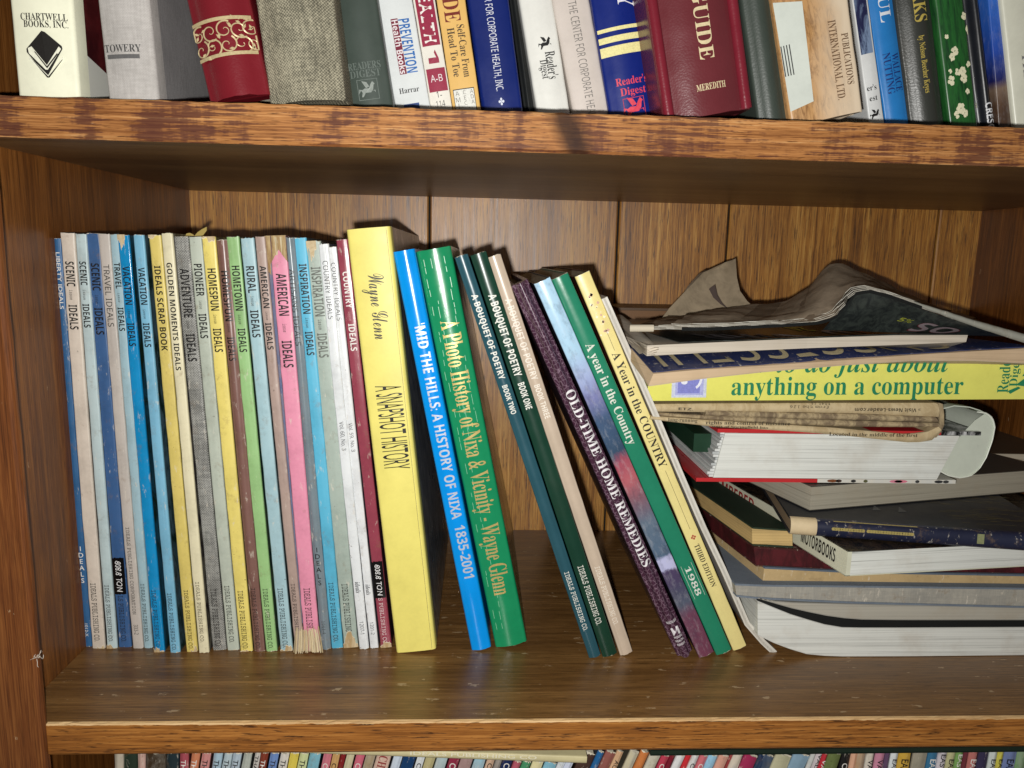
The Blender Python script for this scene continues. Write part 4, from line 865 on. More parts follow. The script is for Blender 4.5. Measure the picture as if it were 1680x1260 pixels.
def pile_book(label, lowF, th, back, pages, ctop, cbot=None, name='paperback_book', tc=.0006, over=0., texts=None, cat='book', front=None, upF=None, cover_jag=0., spine=None):
    """a lying book: front lower edge polyline lowF (points), thickness th, going back by the vector; covers as thin sheets over and under the page block"""
    lowF = resample(lowF); upF = resample(upF) if upF else zup(lowF, th)
    root = thing(name, label, cat, lowF[0], group=GP)
    up = Vector((0, 0, tc))
    mb = MB(); lo, hi = zup(lowF, tc), zup(upF, -tc)
    solid(mb, lo, hi, shift(lo, back), shift(hi, back), pages, pages, front or pages, pages)
    if texts and front is not None and spine is None: texts(mb, lowF, upF)
    put(mb, 'spine' if front else 'pages', root)
    bn = back.normalized()
    for k, (L, m) in enumerate(((upF, ctop), (lowF, cbot or ctop))):
        mb = MB(); A = shift(L, -bn*over); rj = random.Random(k+5)
        if cover_jag: A = [p+bn*abs(rj.gauss(0, cover_jag)) for p in A]
        B = shift(L, back+bn*over)
        if k == 0: solid(mb, zup(A, -tc+.00005), A, zup(B, -tc+.00005), B, m)
        else: solid(mb, A, zup(A, tc-.00005), B, zup(B, tc-.00005), m)
        if texts and front is None and k == 0: texts(mb, A, B)
        put(mb, 'cover', root)
    return root
dk = Vector((-.003, .2, 0))
# white phone book, bent up at its left end
wcov = paper('soft_white_cover', (206, 206, 200), .4, .4, .3)
lowF = pxl([(1243, 1042), (1265, 1053), (1290, 1063), (1330, 1075), (1380, 1077)], .0708)+[atZ(1480, 1077, 0.0003), atZ(1680, 1075, .0003), atZ(1760, 1074.5, .0003)]
upF = pxl([(1243, 986), (1270, 997), (1300, 1009), (1350, 1024), (1385, 1030)], .0708)+pxl([(1480, 1030), (1680, 1029), (1760, 1029)], .0715)
for p in lowF: p.z = max(p.z, .0004)
pile_book('thick white paged directory with curled up left end at the bottom of the pile', lowF, .02, Vector((-.012, .2, 0)), white_p, wcov, upF=upF, cat='directory', name='directory', tc=.0005)
# black edged soft book on it
lo = zup(upF, .0003)
up = pxl([(1243, 984.5), (1270, 990.5), (1300, 999), (1350, 1010), (1400, 1017)], .0708)+pxl([(1480, 1018), (1680, 1018), (1760, 1018)], .0715)
up = [Vector((p.x, p.y, max(p.z, q.z+.0012))) for p, q in zip(up, lo)]
blackm = paper('black_foam', (20, 22, 22), .75, .3, 0)
pile_book('black edged soft binder curving over the white directory', lo, .005, Vector((-.012, .19, 0)), blackm, blackm, upF=up, cat='binder', name='binder', front=blackm)
# grey paged soft book, then the blue grey cloth book
lo = zup(up, .0003)
zc = atY(1240, 981, .072).z
up2 = pxl([(1243, 982), (1290, 987.5), (1400, 990.5), (1470, 992.5), (1680, 997), (1760, 998.5)], .0712)
up2 = [Vector((p.x, p.y, p.z)) for p in resample(up2, 18)]; lo18 = resample(lo, 18)
up2 = [Vector((q.x, q.y, max(p.z, q.z+.0006))) for p, q in zip(up2, lo18)]
pile_book('thin grey paged softcover between black binder and blue grey cloth book', lo18, .004, Vector((-.01, .19, 0)), grey_p, paper('grey_soft_cover', (150, 148, 140), .6, .3, .3), upF=up2)
cl = paper('blue_grey_cloth', (120, 130, 140), .85, .15, .5, 'weave', (96, 104, 120)); clw = paper('worn_cloth', (176, 172, 160), .85, .15, .9, 'weave', (130, 130, 128))
lo = [atY(x, y, .0715) for x, y in ((1208, 979), (1250, 983), (1400, 990), (1680, 997), (1760, 999))]
upc = [atY(x, y, .0715) for x, y in ((1206, 957), (1250, 959), (1400, 960.5), (1680, 964), (1760, 965))]
pile_book('worn blue grey cloth hardcover, its pale spine facing out low in the pile', lo, .01, Vector((-.014, .21, .0)), clw, cl, upF=upc, name='hardcover_book', tc=.0014, over=.0004, front=clw)
# tan cloth book
tan = paper('tan_cloth', (190, 164, 120), .8, .2, .8, 'leather'); 
lo = [atY(x, y, .078) for x, y in ((1251, 956), (1400, 960), (1680, 963.5), (1760, 964.5))]
upc = [atY(x, y, .078) for x, y in ((1254, 929.5), (1400, 937), (1680, 942), (1760, 943))]
pile_book('tan cloth hardcover with worn left corner under the maroon one', lo, .01, Vector((-.03, .2, 0)), tan, paper('blue_grey_board', (92, 104, 118), .6, .3, .6), upF=upc, name='hardcover_book', tc=.0014, over=.0006, front=tan)
# maroon with old yellow pages
mar = paper('maroon_worn', (84, 26, 32), .5, .4, .6, 'art', (58, 18, 22))
lo = [atY(x, y, .080) for x, y in ((1240, 929), (1320, 932), (1400, 936), (1680, 942), (1760, 943))]
upc = [atY(x, y, .080) for x, y in ((1237, 897), (1320, 902), (1400, 906), (1680, 916), (1760, 918))]
pile_book('maroon hardcover with scuffed end beneath crumbling yellow pages', lo, .01, Vector((-.03, .19, 0)), mar, paper('maroon_board', (70, 30, 30), .6, .3, .8), upF=upc, name='hardcover_book', tc=.001, over=.0004, front=mar)
lo = [atY(x, y, .083) for x, y in ((1234, 895), (1260, 896), (1285, 897.5), (1300, 898))]
upc = [atY(x, y, .083) for x, y in ((1234, 864), (1260, 866), (1285, 867.5), (1300, 868))]
pile_book('old book with crumbling yellow brown pages and dark green cover', lo, .012, Vector((-.030, .185, 0)), old_p, paper('dark_green_board', (40, 54, 40), .6, .3, .6), upF=upc, name='hardcover_book', tc=.0012, over=.001)

# white book with its pale spine turned to the left
z8 = atY(1320, 901, .080).z+.0006; C8 = atZ(1387, 945.5, z8); t8 = atY(1387, 904, C8.y).z-z8
B8 = atZ(1151, 795, z8); sd = (B8-C8); Ls = sd.length; sd.normalize()
E8 = atZ(1680, 938.5, z8); fd = (E8-C8).normalized(); fd = Vector((-sd.y, sd.x, 0)) if Vector((-sd.y, sd.x, 0)).x > 0 else Vector((sd.y, -sd.x, 0))
root = thing('paperback_book', 'white paged paperback whose pale spine with red and black lettering faces left', 'book', C8, group=GP)
ps = paper('pale_spine', (206, 206, 184), .35, .45, .2)
Lp = .215; sl = min(Ls, .235)
fdir = (fd*.55+(E8-C8).normalized()*.45).normalized()
mb = MB(); up = Vector((0, 0, t8))
a = C8+fdir*.003; lo = [a, a+fdir*Lp]; A = resample(lo, 10); rj = random.Random(4)
hi = [p+up*(.97+.05*math.sin(i*.5)) for i, p in enumerate(A)]
solid(mb, zup(A, .0007), zup(hi, -.0008), shift(zup(A, .0007), sd*sl), shift(zup(hi, -.0008), sd*sl), white_p)
put(mb, 'pages', root)
mb = MB()
s0 = [C8+sd*(sl*k/10) for k in range(11)]; s1 = zup(s0, t8)
mb.grid([s0, s1], ps, False); mb.grid([[C8+fdir*.003, C8+fdir*.003+up], [C8, C8+up]], ps, False)
def sp(u0, hh):
    n = Vector((sd.y, -sd.x, 0)); n = -n if n.x > 0 else n
    return lambda t, u: C8+sd*(u0-t)+Vector((0, 0, t8*.28+u))+n*.0004
mb.text('MOTORBOOKS', ink((24, 22, 22)), sp(.048, 0), fit=.037, height=t8*.52, style='gro', bold=0.)
mb.text('REMEMBERED', ink((150, 26, 30)), sp(.195, 0), fit=.085, height=t8*.55, style='gro', bold=.03)
put(mb, 'spine', root)
cdark = paper('dark_picture_cover', (24, 22, 20), .25, .5, .1, 'art', (60, 48, 36))
for zz, m in ((0, ps), (t8-.0006, cdark)):
    mb = MB(); A = [C8, C8+fdir*(Lp+.001)]; A = zup(A, zz); solid(mb, A, zup(A, .0006), shift(A, sd*sl), zup(shift(A, sd*sl), .0006), m); put(mb, 'cover', root)

# navy gilt book with a beige cloth end
nav = paper('navy_cloth', (30, 34, 56), .4, .45, .8); navtop = paper('navy_board', (40, 42, 48), .45, .4, .4, 'art', (34, 36, 42)); gilt = ink((196, 178, 110), .35, .4)
Y7a, Y7b = .112, .076
z7 = z8+t8+.0004
A7 = atZ(1296, 879, z7); B7 = atZ(1690, 907, z7)
dr = (B7-A7).normalized(); bkv = Vector((-dr.y, dr.x, 0))*.155
root = thing('hardcover_book', 'thin navy hardcover with gilt beaded spine and beige cloth end', 'book', A7, group=GP)
th7 = .0115; n = 30; rows = []
L7 = (B7-A7).length+.02
for i in range(n+1):
    p = A7+dr*(L7*i/n); bn = bkv.normalized()
    rows.append([p+bn*.006+Vector((0, 0, 0))]+[p-bn*(.0045*math.sin(a))+bn*.004+Vector((0, 0, th7*(.5-.5*math.cos(a)))) for a in [math.pi*(k/8) for k in range(9)]]+[p+bn*.006+Vector((0, 0, th7))])
mb = MB(); i0 = 3
mb.grid(rows[i0:][::-1], nav); 
mb.grid(rows[:i0+1][::-1], paper('beige_cloth', (206, 186, 150), .6, .3, .4))
bn = bkv.normalized()
for k in range(30):   # gilt beads stamped along the spine
    p = A7+dr*(L7*(.16+.30*k/30)); c = p-bn*.0008+Vector((0, 0, th7*.62))
    if k == 12: continue
    s = .0013; mb.add([c+dr*s*math.cos(a)-bn*.0003+Vector((0, 0, s*math.sin(a)*.9)) for a in [j*math.pi/3 for j in range(6)]], [(0, 1, 2, 3, 4, 5)], gilt)
a_, b_ = A7+dr*(L7*.16), A7+dr*(L7*.47)
mb.add([a_+Vector((0, 0, th7+.0002)), b_+Vector((0, 0, th7+.0002)), b_+bn*.0016+Vector((0, 0, th7+.0003)), a_+bn*.0016+Vector((0, 0, th7+.0003))], [(0, 1, 2, 3)], gilt)
a_, b_ = A7+dr*(L7*.685), A7+dr*(L7*.71)
mb.add([a_-bn*.0012+Vector((0, 0, th7*.35)), b_-bn*.0012+Vector((0, 0, th7*.35)), b_-bn*.0006+Vector((0, 0, th7*.9)), a_-bn*.0006+Vector((0, 0, th7*.9))], [(0, 1, 2, 3)], ink((130, 134, 96)))
put(mb, 'spine', root)
mb = MB(); e = A7+dr*L7; st = A7+dr*(L7*.10)
A = [A7+bn*.006, e+bn*.006]; 
solid(mb, zup(A, th7-.0016), zup(A, th7), zup(shift(A, bkv), th7-.0016), zup(shift(A, bkv), th7), navtop)
r = random.Random(6)
for k in range(150):      # gilt hatching on the right half of the cover
    u, v = r.uniform(.62, 1.0), r.uniform(.06, .9); p = A7+dr*(L7*u)+bn*(.006+.15*v)+Vector((0, 0, th7+.0002)); l = r.uniform(.004, .014)
    mb.add([p, p+dr*l+bn*.0002, p+dr*l+bn*.0006, p+bn*.0004], [(0, 1, 2, 3)], ink((120, 108, 66)))
for u in (.36, .46):
    p = A7+dr*(L7*u)+bn*.03+Vector((0, 0, th7+.0002)); mb.add([p, p+dr*.006+bn*.001, p+dr*.0045+bn*.012], [(0, 1, 2)], ink((80, 82, 84)))
put(mb, 'cover', root)
mb = MB(); solid(mb, A, zup(A, .0016), shift(A, bkv), zup(shift(A, bkv), .0016), navtop); put(mb, 'cover', root)
mb = MB(); Ain = [A7+bn*.004+dr*.001, e+bn*.004-dr*.002]; solid(mb, zup(Ain, .0018), zup(Ain, th7-.0018), zup(shift(Ain, bkv*.97), .0018), zup(shift(Ain, bkv*.97), th7-.0018), pages_mat((150, 130, 104), 'z', .5, 1200)); put(mb, 'pages', root)

# big grey paged softcover, corner towards the viewer
z6 = z7+th7+.0006
A6 = atZ(1328, 838, z6); B6 = atZ(1700, 806, z6); L6 = atZ(1222, 790, z6)
d6 = (B6-A6).normalized(); b6 = Vector((-d6.y, d6.x, 0)); l6 = (L6-A6).normalized()
t6 = .0172
pile_book('thick grey paged softcover with one corner toward the viewer', [A6, A6+d6*.21], t6, (l6*.6+b6*.4)*.15, pages_mat((164, 158, 142), 'z', .35, 1700), paper('dark_soft_cover', (70, 66, 60), .5, .4, .4), name='paperback_book')
z6b = z6+t6+.0003
# further back at the right, a book with brownish cover
A = [atY(1604, 784, .17), atY(1760, 786, .17)]
pile_book('thick softcover with greyish page edges behind the plastic comb', A, .021, Vector((0, .12, 0)), pages_mat((186, 178, 160), 'z', .4, 900), paper('umber_cover', (76, 64, 50), .5, .4, .4))

# comb bound cookbook
z5 = z6b+.0005
A5 = atZ(1142, 790, z5); Y5 = A5.y
def p5(x, y, dy=0.): return atY(x, y, Y5+dy)
red = paper('red_cover', (186, 44, 48), .3, .5, .2)
root = thing('comb_bound_book', 'thick white paged cookbook with red cover and white plastic comb binding', 'cookbook', A5)
b5 = Vector((-.004, .165, 0))
mb = MB(); f = [p5(1142, 790), p5(1341, 787.5)]; f[0].z = f[1].z = z5
solid(mb, f, zup(f, .0026), shift(f, b5), zup(shift(f, b5), .0026), red); put(mb, 'cover', root)
mb = MB(); g = [f[1]+Vector((.0002, 0, 0)), p5(1568, 790)]; g[1].z = z5; pat = paper('illustrated_cover', (214, 210, 198), .3, .5, .1, 'art', (206, 206, 200))
solid(mb, g, zup(g, .0026), shift(g, b5), zup(shift(g, b5), .0026), pat)
for x, c, s in ((1366, (120, 70, 40), .0026), (1376, (60, 40, 30), .0014), (1400, (50, 50, 50), .0012), (1420, (90, 90, 60), .001), (1470, (214, 130, 150), .003), (1478, (214, 120, 140), .003), (1505, (60, 60, 60), .001), (1540, (50, 50, 52), .002), (1552, (60, 60, 60), .0014)):
    q = p5(x, 788); q.z = z5+.0013
    mb.add([q+Vector((s*math.cos(a)*1.6, -.0002, .0011*math.sin(a))) for a in [j*math.pi/4 for j in range(8)]], [tuple(range(8))], ink(c))
put(mb, 'cover', root)
zt = p5(1300, 712).z
mb = MB(); lo = resample([p5(1170, 786), p5(1537, 785)], 14); hi = resample([p5(1190, 708), p5(1575, 713)], 14)
for L in (lo,):
    for p in L: p.z = z5+.0029
for p in hi: p.z = zt
solid(mb, lo, hi, shift(lo, b5*.98), shift(hi, b5*.98), white_p)
put(mb, 'pages', root)
mb = MB(); rp = random.Random(11)   # ragged sheaf of dividers at the left end
for k in range(16):
    s = k/15; z = z5+.003+(zt-z5-.004)*s; x = lo[0].x+(hi[0].x-lo[0].x)*s-.001-.0035*rp.random()
    mb.box(x, x+.012, Y5+.0015, Y5+.155, z, z+.0017, paper('divider_paper', (206, 208, 206) if rp.random() < .7 else (176, 180, 180), .6, .3, .2))
put(mb, 'dividers', root)
mb = MB(); q = p5(1165, 742); mb.box(q.x-.008, q.x+.004, Y5+.012, Y5+.15, q.z-.003, q.z+.010, paper('dark_green_tab', (26, 58, 40), .4, .4, .2)); put(mb, 'divider_tab', root)
mb = MB(); h_ = [p5(1177, 711), p5(1545, 703)]; h_[0].z = zt+.0004; h_[1].z = zt+.0004; solid(mb, h_, zup(h_, .0026), shift(h_, b5), zup(shift(h_, b5), .0026), red); put(mb, 'cover', root)
mb = MB(); g = [h_[1]+Vector((.0003, 0, 0)), h_[1]+Vector((.028, 0, 0))]; bw = paper('black_white_cover', (24, 24, 24), .3, .5, 0, 'art', (200, 200, 200)); solid(mb, g, zup(g, .0026), shift(g, b5), zup(shift(g, b5), .0026), bw); put(mb, 'cover', root)
comb = paper('comb_plastic', (196, 202, 188), .3, .5, .05)
mb = MB(); arc = [(1541, 772), (1556, 780), (1575, 784), (1592, 781), (1606, 770), (1618, 750), (1628, 722), (1632, 700), (1628, 686), (1618, 678), (1604, 676)]
O = resample([p5(x, y, .004) for x, y in arc], 30)
In = [p+Vector((-.0009, 0, .0003)) for p in O]
solid(mb, O, In, shift(O, Vector((0, .150, 0))), shift(In, Vector((0, .150, 0))), comb)
# pale plastic web that closes the front of the comb
for k in range(9):         # curved fingers over the top, with gaps between them
    y0 = Y5+.004+.017*k
    Fg = [atY(x, y, y0) for x, y in ((1632, 702), (1627, 686), (1612, 674), (1590, 667), (1566, 665), (1546, 670), (1536, 682))]
    Fg = resample(Fg, 14); F2 = [p+Vector((0, .0075, 0)) for p in Fg]; mb.grid([Fg, F2], comb); mb.grid([zup(F2, -.0007), zup(Fg, -.0007)], comb); mb.grid([zup(Fg, -.0007), Fg], comb)
rim = resample([p5(x, y, .0030) for x, y in arc], 30); mb.grid([[p+Vector((.0005*math.cos(a_), -.0006*math.sin(a_), .0005*math.cos(a_))) for a_ in [j*math.pi/3 for j in range(7)]] for p in rim], paper('comb_rim', (222, 226, 214), .3, .5, .05))
put(mb, 'comb_binding', root)
mb = MB()
web = [p5(x, y, .0035) for x, y in arc[:-1]]+[p5(1600, 690, .0035), p5(1585, 706, .0035), p5(1560, 735, .0035), p5(1546, 755, .0035)]
cen = sum(web, Vector())/len(web)
wb = [p+Vector((0, .0006, 0)) for p in web]
n = len(web); mb.add(web+wb, [tuple(range(n)), tuple(range(n, 2*n))[::-1]], comb); put(mb, 'comb_end', root)

# folded newspaper under the yellow book
news = paper('newsprint', (196, 178, 142), .85, .15, .4, 'art', (176, 156, 120)); newsd = paper('newsprint_photo', (120, 104, 84), .85, .15, .3, 'art', (176, 158, 124))
root = thing('folded_newspaper', 'folded yellowed newspaper between the yellow book and the cookbook', 'newspaper', atY(1070, 690, .080))
lay = [ # lower-front polyline, upper-front polyline
  ([(1066, 688), (1170, 700), (1290, 707), (1370, 713), (1500, 727), (1530, 722), (1544, 708)], [(1068, 682), (1170, 690), (1290, 697), (1370, 702), (1490, 713), (1525, 708), (1540, 700)], news),
  ([(1068, 681), (1170, 689), (1290, 696), (1400, 700), (1538, 701)], [(1068, 676), (1170, 682), (1290, 687), (1400, 690), (1540, 694)], newsd),
  ([(1156, 682), (1290, 686.5), (1400, 689), (1540, 693)], [(1157, 673), (1290, 677), (1400, 679), (1534, 684)], newsd),
  ([(1070, 675), (1158, 676), (1290, 676), (1400, 678), (1540, 684)], [(1072, 663), (1158, 662), (1290, 661.5), (1400, 661), (1538, 661)], news)]
for k, (l, u, m) in enumerate(lay):
    Yk = .078+.0012*(k % 2); mb = MB(); lo, hi = resample(pxl(l, Yk), 24), resample(pxl(u, Yk), 24)
    if k == 0:
        rows = []
    bkn = Vector((-.004, .17, 0))
    # rounded fold at the front
    mid = [(a+b)/2-Vector((0, .0016, 0)) for a, b in zip(lo, hi)]
    q1 = [a*.8+b*.2-Vector((0, .0010, 0)) for a, b in zip(lo, hi)]; q2 = [a*.2+b*.8-Vector((0, .0010, 0)) for a, b in zip(lo, hi)]
    mb.grid([hi, q2, mid, q1, lo], m)
    mb.grid([shift(hi, bkn), hi], m); mb.grid([lo, shift(lo, bkn)], m); mb.add([lo[-1], hi[-1], hi[-1]+bkn, lo[-1]+bkn], [(3, 2, 1, 0)], m); mb.add([lo[0], hi[0], hi[0]+bkn, lo[0]+bkn], [(0, 1, 2, 3)], m)
    ik = ink((66, 58, 46))
    def at_line(x, y, L, hgt, body, flip=False, st='serif', Yk=Yk):
        P = atY(x, y, Yk-.0022); Q = atY(x+L, y+(2 if k == 0 else 1), Yk-.0022); d = (Q-P); Ln = d.length; d.normalize()
        hm = hgt/2500
        if flip: mb.text(body, ik, lambda t, u: P+d*(Ln-t)+Vector((0, 0, hm-u)), fit=Ln, height=hm, style=st, bold=-.01)
        else: mb.text(body, ik, lambda t, u: P+d*t+Vector((0, 0, u)), fit=Ln, height=hm, style=st, bold=-.01)
    if k == 0:
        at_line(1096, 691, 48, 6, 'long-running'); at_line(1158, 696, 138, 6, 'rights and control of nuisance'); at_line(1360, 715, 145, 6, 'Located in the middle of the first')
        at_line(1168, 701.5, 92, 4, 'west of Springfield has')
    if k == 1: at_line(1098, 679.5, 48, 4, 'breadth of the', st='slab')
    if k == 3:
        at_line(1402, 675, 108, 6, '» Visit News-Leader.com', True, 'gro'); at_line(1296, 670, 64, 5, 'from the 126', True, 'slab'); at_line(1330, 664.5, 32, 4, 'that it', True, 'slab'); at_line(1113, 672.5, 24, 4, 'ETZ.', False, 'gro')
    put(mb, 'folded_section', root)
mb = MB(); F = [atY(1541, 661, .0785), atY(1547, 663, .0785), atY(1549, 680, .0785), atY(1549, 697, .0785), atY(1544, 709, .0785), atY(1536, 718, .0785)]
mb.grid([F, [p+Vector((-.001, .165, 0)) for p in F]], newsd); mb.grid([[p+Vector((-.0032, 0, 0)) for p in F], F], newsd); put(mb, 'fold_edge', root)

# yellow computer handbook
ye = paper('lemon_cover', (228, 226, 112), .3, .5, .06); gr = ink((40, 132, 92)); Y3 = .079
bl, tl = atY(1062, 658.5, Y3), atY(1064, 592.5, Y3); br = atY(1715, 655.5, Y3)
d3 = (br-bl).normalized(); L3 = (br-bl).length; t3 = (tl-bl).length*.98; u3 = Vector((-d3.z, 0, d3.x))
root = thing('hardcover_book', 'thick lemon yellow computer handbook with green lettering on its spine', 'book', bl, group=GP)
def s3(x, y): return bl+d3*x+u3*y
mb = MB()
rows = []
for x in [i/20 for i in range(21)]:
    rows.append([s3(L3*x, t3*k/8)-Vector((0, .0016*(1-(2*k/8-1)**2)-.0016, 0)) for k in range(9)])
mb.grid(rows[::-1], ye)
mb.add([rows[0][0], rows[0][-1], s3(0, t3)+Vector((0, .01, 0)), s3(0, 0)+Vector((0, .01, 0))], [(0, 1, 2, 3)], ye)
def l3(x0, y0, x1, body, h, st, m=gr, bold=0.):
    a = atY(x0, y0, Y3)-bl; b = atY(x1, y0, Y3)-bl; xa, ya, xb = a.dot(d3), a.dot(u3), b.dot(d3)
    mb.text(body, m, lambda t, u: s3(xa+t, ya+u)-Vector((0, .0006, 0)), fit=xb-xa, height=h, style=st, bold=bold)
l3(1199, 648, 1578, 'anything on a computer', .0122, 'serif', gr, -.02); l3(1186, 611, 1556, 'how to do just about', .0128, 'ital', gr, -.015)
def vert(x, y0, y1, body, h):
    a = atY(x, y0, Y3)-bl; b = atY(x, y1, Y3)-bl; xa, ya, yb2 = a.dot(d3), a.dot(u3), b.dot(u3)
    mb.text(body, gr, lambda t, u: s3(xa-u, ya+t)-Vector((0, .0006, 0)), fit=yb2-ya, height=h, style='serif', bold=-.03)
vert(1652, 644, 572, "Reader's", .0075); vert(1667, 634, 580, 'Digest', .0055)
q = atY(1680, 622, Y3)-bl
for pts in ([(-.006, -.004), (-.001, 0), (.004, .001), (.006, -.001), (.002, -.005)], [(-.002, .002), (.001, .008), (.006, .009), (.006, .003)], [(-.011, -.008), (-.004, -.005), (-.002, -.006), (-.009, -.010)]):
    mb.add([s3(q.dot(d3)+x, q.dot(u3)+y)-Vector((0, .0007, 0)) for x, y in pts], [tuple(range(len(pts)))], gr)
# pale purple picture of a key on a glowing square
for (x0, y0, x1, y1, c, o_) in ((1101, 652, 1160, 606, (206, 212, 232), .00065), (1107, 648, 1155, 606, (176, 180, 226), .0008), (1111, 645, 1149, 606, (132, 136, 208), .00095)):
    a, b = atY(x0, y0, Y3)-bl, atY(x1, y1, Y3)-bl
    mb.add([s3(a.dot(d3), a.dot(u3))-Vector((0, o_, 0)), s3(b.dot(d3), a.dot(u3))-Vector((0, o_, 0)), s3(b.dot(d3), b.dot(u3))-Vector((0, o_, 0)), s3(a.dot(d3), b.dot(u3))-Vector((0, o_, 0))], [(0, 1, 2, 3)], ink(c))
a = atY(1122, 629, Y3)-bl
for cx, cy, rx, ry, a0, a1 in ((.0, .001, .0022, .0016, 0, 6.28), (.006, .004, .006, .008, -1.2, .2)):
    pts = [(cx+rx*math.cos(a0+(a1-a0)*k/12), cy+ry*math.sin(a0+(a1-a0)*k/12)) for k in range(13)]
    if a1 < 3: pts += [(cx+rx*.72*math.cos(a0+(a1-a0)*k/12), cy+ry*.8*math.sin(a0+(a1-a0)*k/12)) for k in range(12, -1, -1)]
    mb.add([s3(a.dot(d3)+x, a.dot(u3)+y)-Vector((0, .0011, 0)) for x, y in pts], [tuple(range(len(pts)))], ink((232, 234, 246)))
put(mb, 'spine', root)
bk3 = Vector((-.003, .2, 0))
for y0, y1 in ((0, .002), (t3-.002, t3)):
    mb = MB(); A = [s3(0, y0)+Vector((0, .0021, 0)), s3(L3, y0)+Vector((0, .0021, 0))]; B = [s3(0, y1)+Vector((0, .0021, 0)), s3(L3, y1)+Vector((0, .0021, 0))]
    solid(mb, A, B, shift(A, bk3), shift(B, bk3), ye); put(mb, 'cover', root)
mb = MB(); A = [s3(.003, .0022)+Vector((0, .004, 0)), s3(L3-.003, .0022)+Vector((0, .004, 0))]; B = [s3(.003, t3-.0022)+Vector((0, .004, 0)), s3(L3-.003, t3-.0022)+Vector((0, .004, 0))]
solid(mb, A, B, shift(A, bk3*.95), shift(B, bk3*.95), white_p); put(mb, 'pages', root)

# blue topped softcover, upside down to the viewer; its left end droops over the front of the handbook
z3t = s3(0, t3).z+.0006
lo0 = [atY(x, y, Y) for x, y, Y in ((1064, 634, .036), (1150, 622, .046), (1250, 611, .058), (1380, 600, .070), (1500, 592, .076), (1600, 592, .076), (1690, 597, .074))]
up0 = [atY(x, y, Y) for x, y, Y in ((1072, 612, .037), (1150, 605, .046), (1250, 599, .058), (1380, 590, .070), (1500, 581, .076), (1600, 575, .076), (1690, 570, .074))]
lo0, up0 = resample(lo0, 40), resample(up0, 40)
for p in lo0:
    if p.y > .0745: p.z = max(p.z, z3t)
th2 = .0095
lo1 = [Vector((p.x-.003, .0775+.006*(i/40), z3t)) for i, p in enumerate(lo0)]; lo2 = [Vector((p.x-.012, .275, z3t)) for p in lo0]
up1 = [Vector((p.x, p.y, max(z3t+th2*.92, q.z+.001))) for p, q in zip(lo1, up0)]; up2_ = [Vector((p.x, p.y, z3t+th2)) for p in lo2]
navy2 = paper('navy_print_cover', (44, 54, 96), .45, .4, .8)
root = thing('paperback_book', 'worn softcover with navy top lettered SUCCESSFUL upside down', 'book', lo0[0], group=GP)
mb = MB(); drape(mb, [zup(lo0, .0006), zup(lo1, .0006), zup(lo2, .0006)], [zup(up0, -.0005), zup(up1, -.0005), zup(up2_, -.0005)], cream_p); put(mb, 'pages', root)
rj = random.Random(9)
U0 = [p+Vector((0, .0012+abs(rj.gauss(0, .0007)), .00045)) for p in up0]
mb = MB(); drape(mb, [zup(U0, -.0005), zup(up1, -.0004), zup(up2_, -.0004)], [U0, zup(up1, .0002), zup(up2_, .0002)], navy2)
sm = ink((182, 170, 136))
def succ(t, u):        # letters stand upside down on the cover: t runs right to left, u towards the viewer
    s = min(max(.955-t/.232, 0), .999)*40; i = int(s); w_ = s-i
    a = U0[i].lerp(U0[i+1], w_); b = up1[i].lerp(up1[i+1], w_); c = up2_[i].lerp(up2_[i+1], w_)
    d = .041-u; L1 = (b-a).length
    return (a.lerp(b, d/L1) if d < L1 else b.lerp(c, (d-L1)/(c-b).length))+Vector((0, 0, .0010))
mb.text('SUCCESSFUL', sm, lambda t, u: succ(.028+t, u), fit=.196, height=.036, style='thin'); put(mb, 'cover', root)
mb = MB(); drape(mb, [lo0, lo1, lo2], [zup(lo0, .00055), zup(lo1, .00055), zup(lo2, .00055)], paper('cream_back', (196, 176, 150), .6, .3, .4)); put(mb, 'cover', root)

# magazine with dark cover on it, and a sprawling dark magazine on top
lo0 = resample([atY(x, y, Y) for x, y, Y in ((1061, 584, .054), (1150, 579, .060), (1330, 571, .074), (1470, 566, .078), (1585, 561, .080))], 30)
up0 = resample([atY(x, y, Y) for x, y, Y in ((1062, 566, .054), (1150, 562, .060), (1330, 554, .074), (1470, 549, .078), (1588, 549, .080))], 30)
zb = z3t+th2+.0005; th1 = .0042
lo1 = [Vector((p.x-.004, .096, zb)) for p in lo0]; lo2 = [Vector((p.x-.012, .26, zb)) for p in lo0]
up1 = [Vector((p.x-.004, .10, max(zb+th1, 0))) for p in up0]; up2_ = [Vector((p.x-.012, .26, zb+th1)) for p in up0]
dcov = paper('dark_glossy_cover', (38, 42, 42), .3, .5, .1, 'art', (60, 66, 62))
root = thing('magazine', 'magazine with rumpled cream page edges and dark glossy cover', 'magazine', lo0[0], group=GP)
mb = MB(); mg = pages_mat((206, 196, 180), 'z', .2, 1100)
drape(mb, [lo0, lo1, lo2], [zup(up0, -.0003), zup(up1, -.0003), zup(up2_, -.0003)], mg)
rj = random.Random(2)
for k in range(5):      # rumpled leaves sticking out at the left end
    z0 = lo0[0].z+.0012+.0012*k; x0 = lo0[0].x-.001-.004*rj.random()
    e = [Vector((x0+.010*j/4, lo0[0].y-.0006-.0008*rj.random()+.002*(k > 3), z0+.0007*math.sin(j*1.4+k))) for j in range(5)]
    mb.grid([e, [p+Vector((0, .12, .010)) for p in e]], mg)
put(mb, 'pages', root)
mb = MB(); V0 = [p+Vector((0, .0022*(i < 8), .0002)) for i, p in enumerate(up0)]; V0 = V0[3:]; V1 = up1[3:]; V2 = up2_[3:]
drape(mb, [V0, V1, V2], [zup(V0, .0004), zup(V1, .0004), zup(V2, .0004)], dcov)
n_ = len(V0)-1
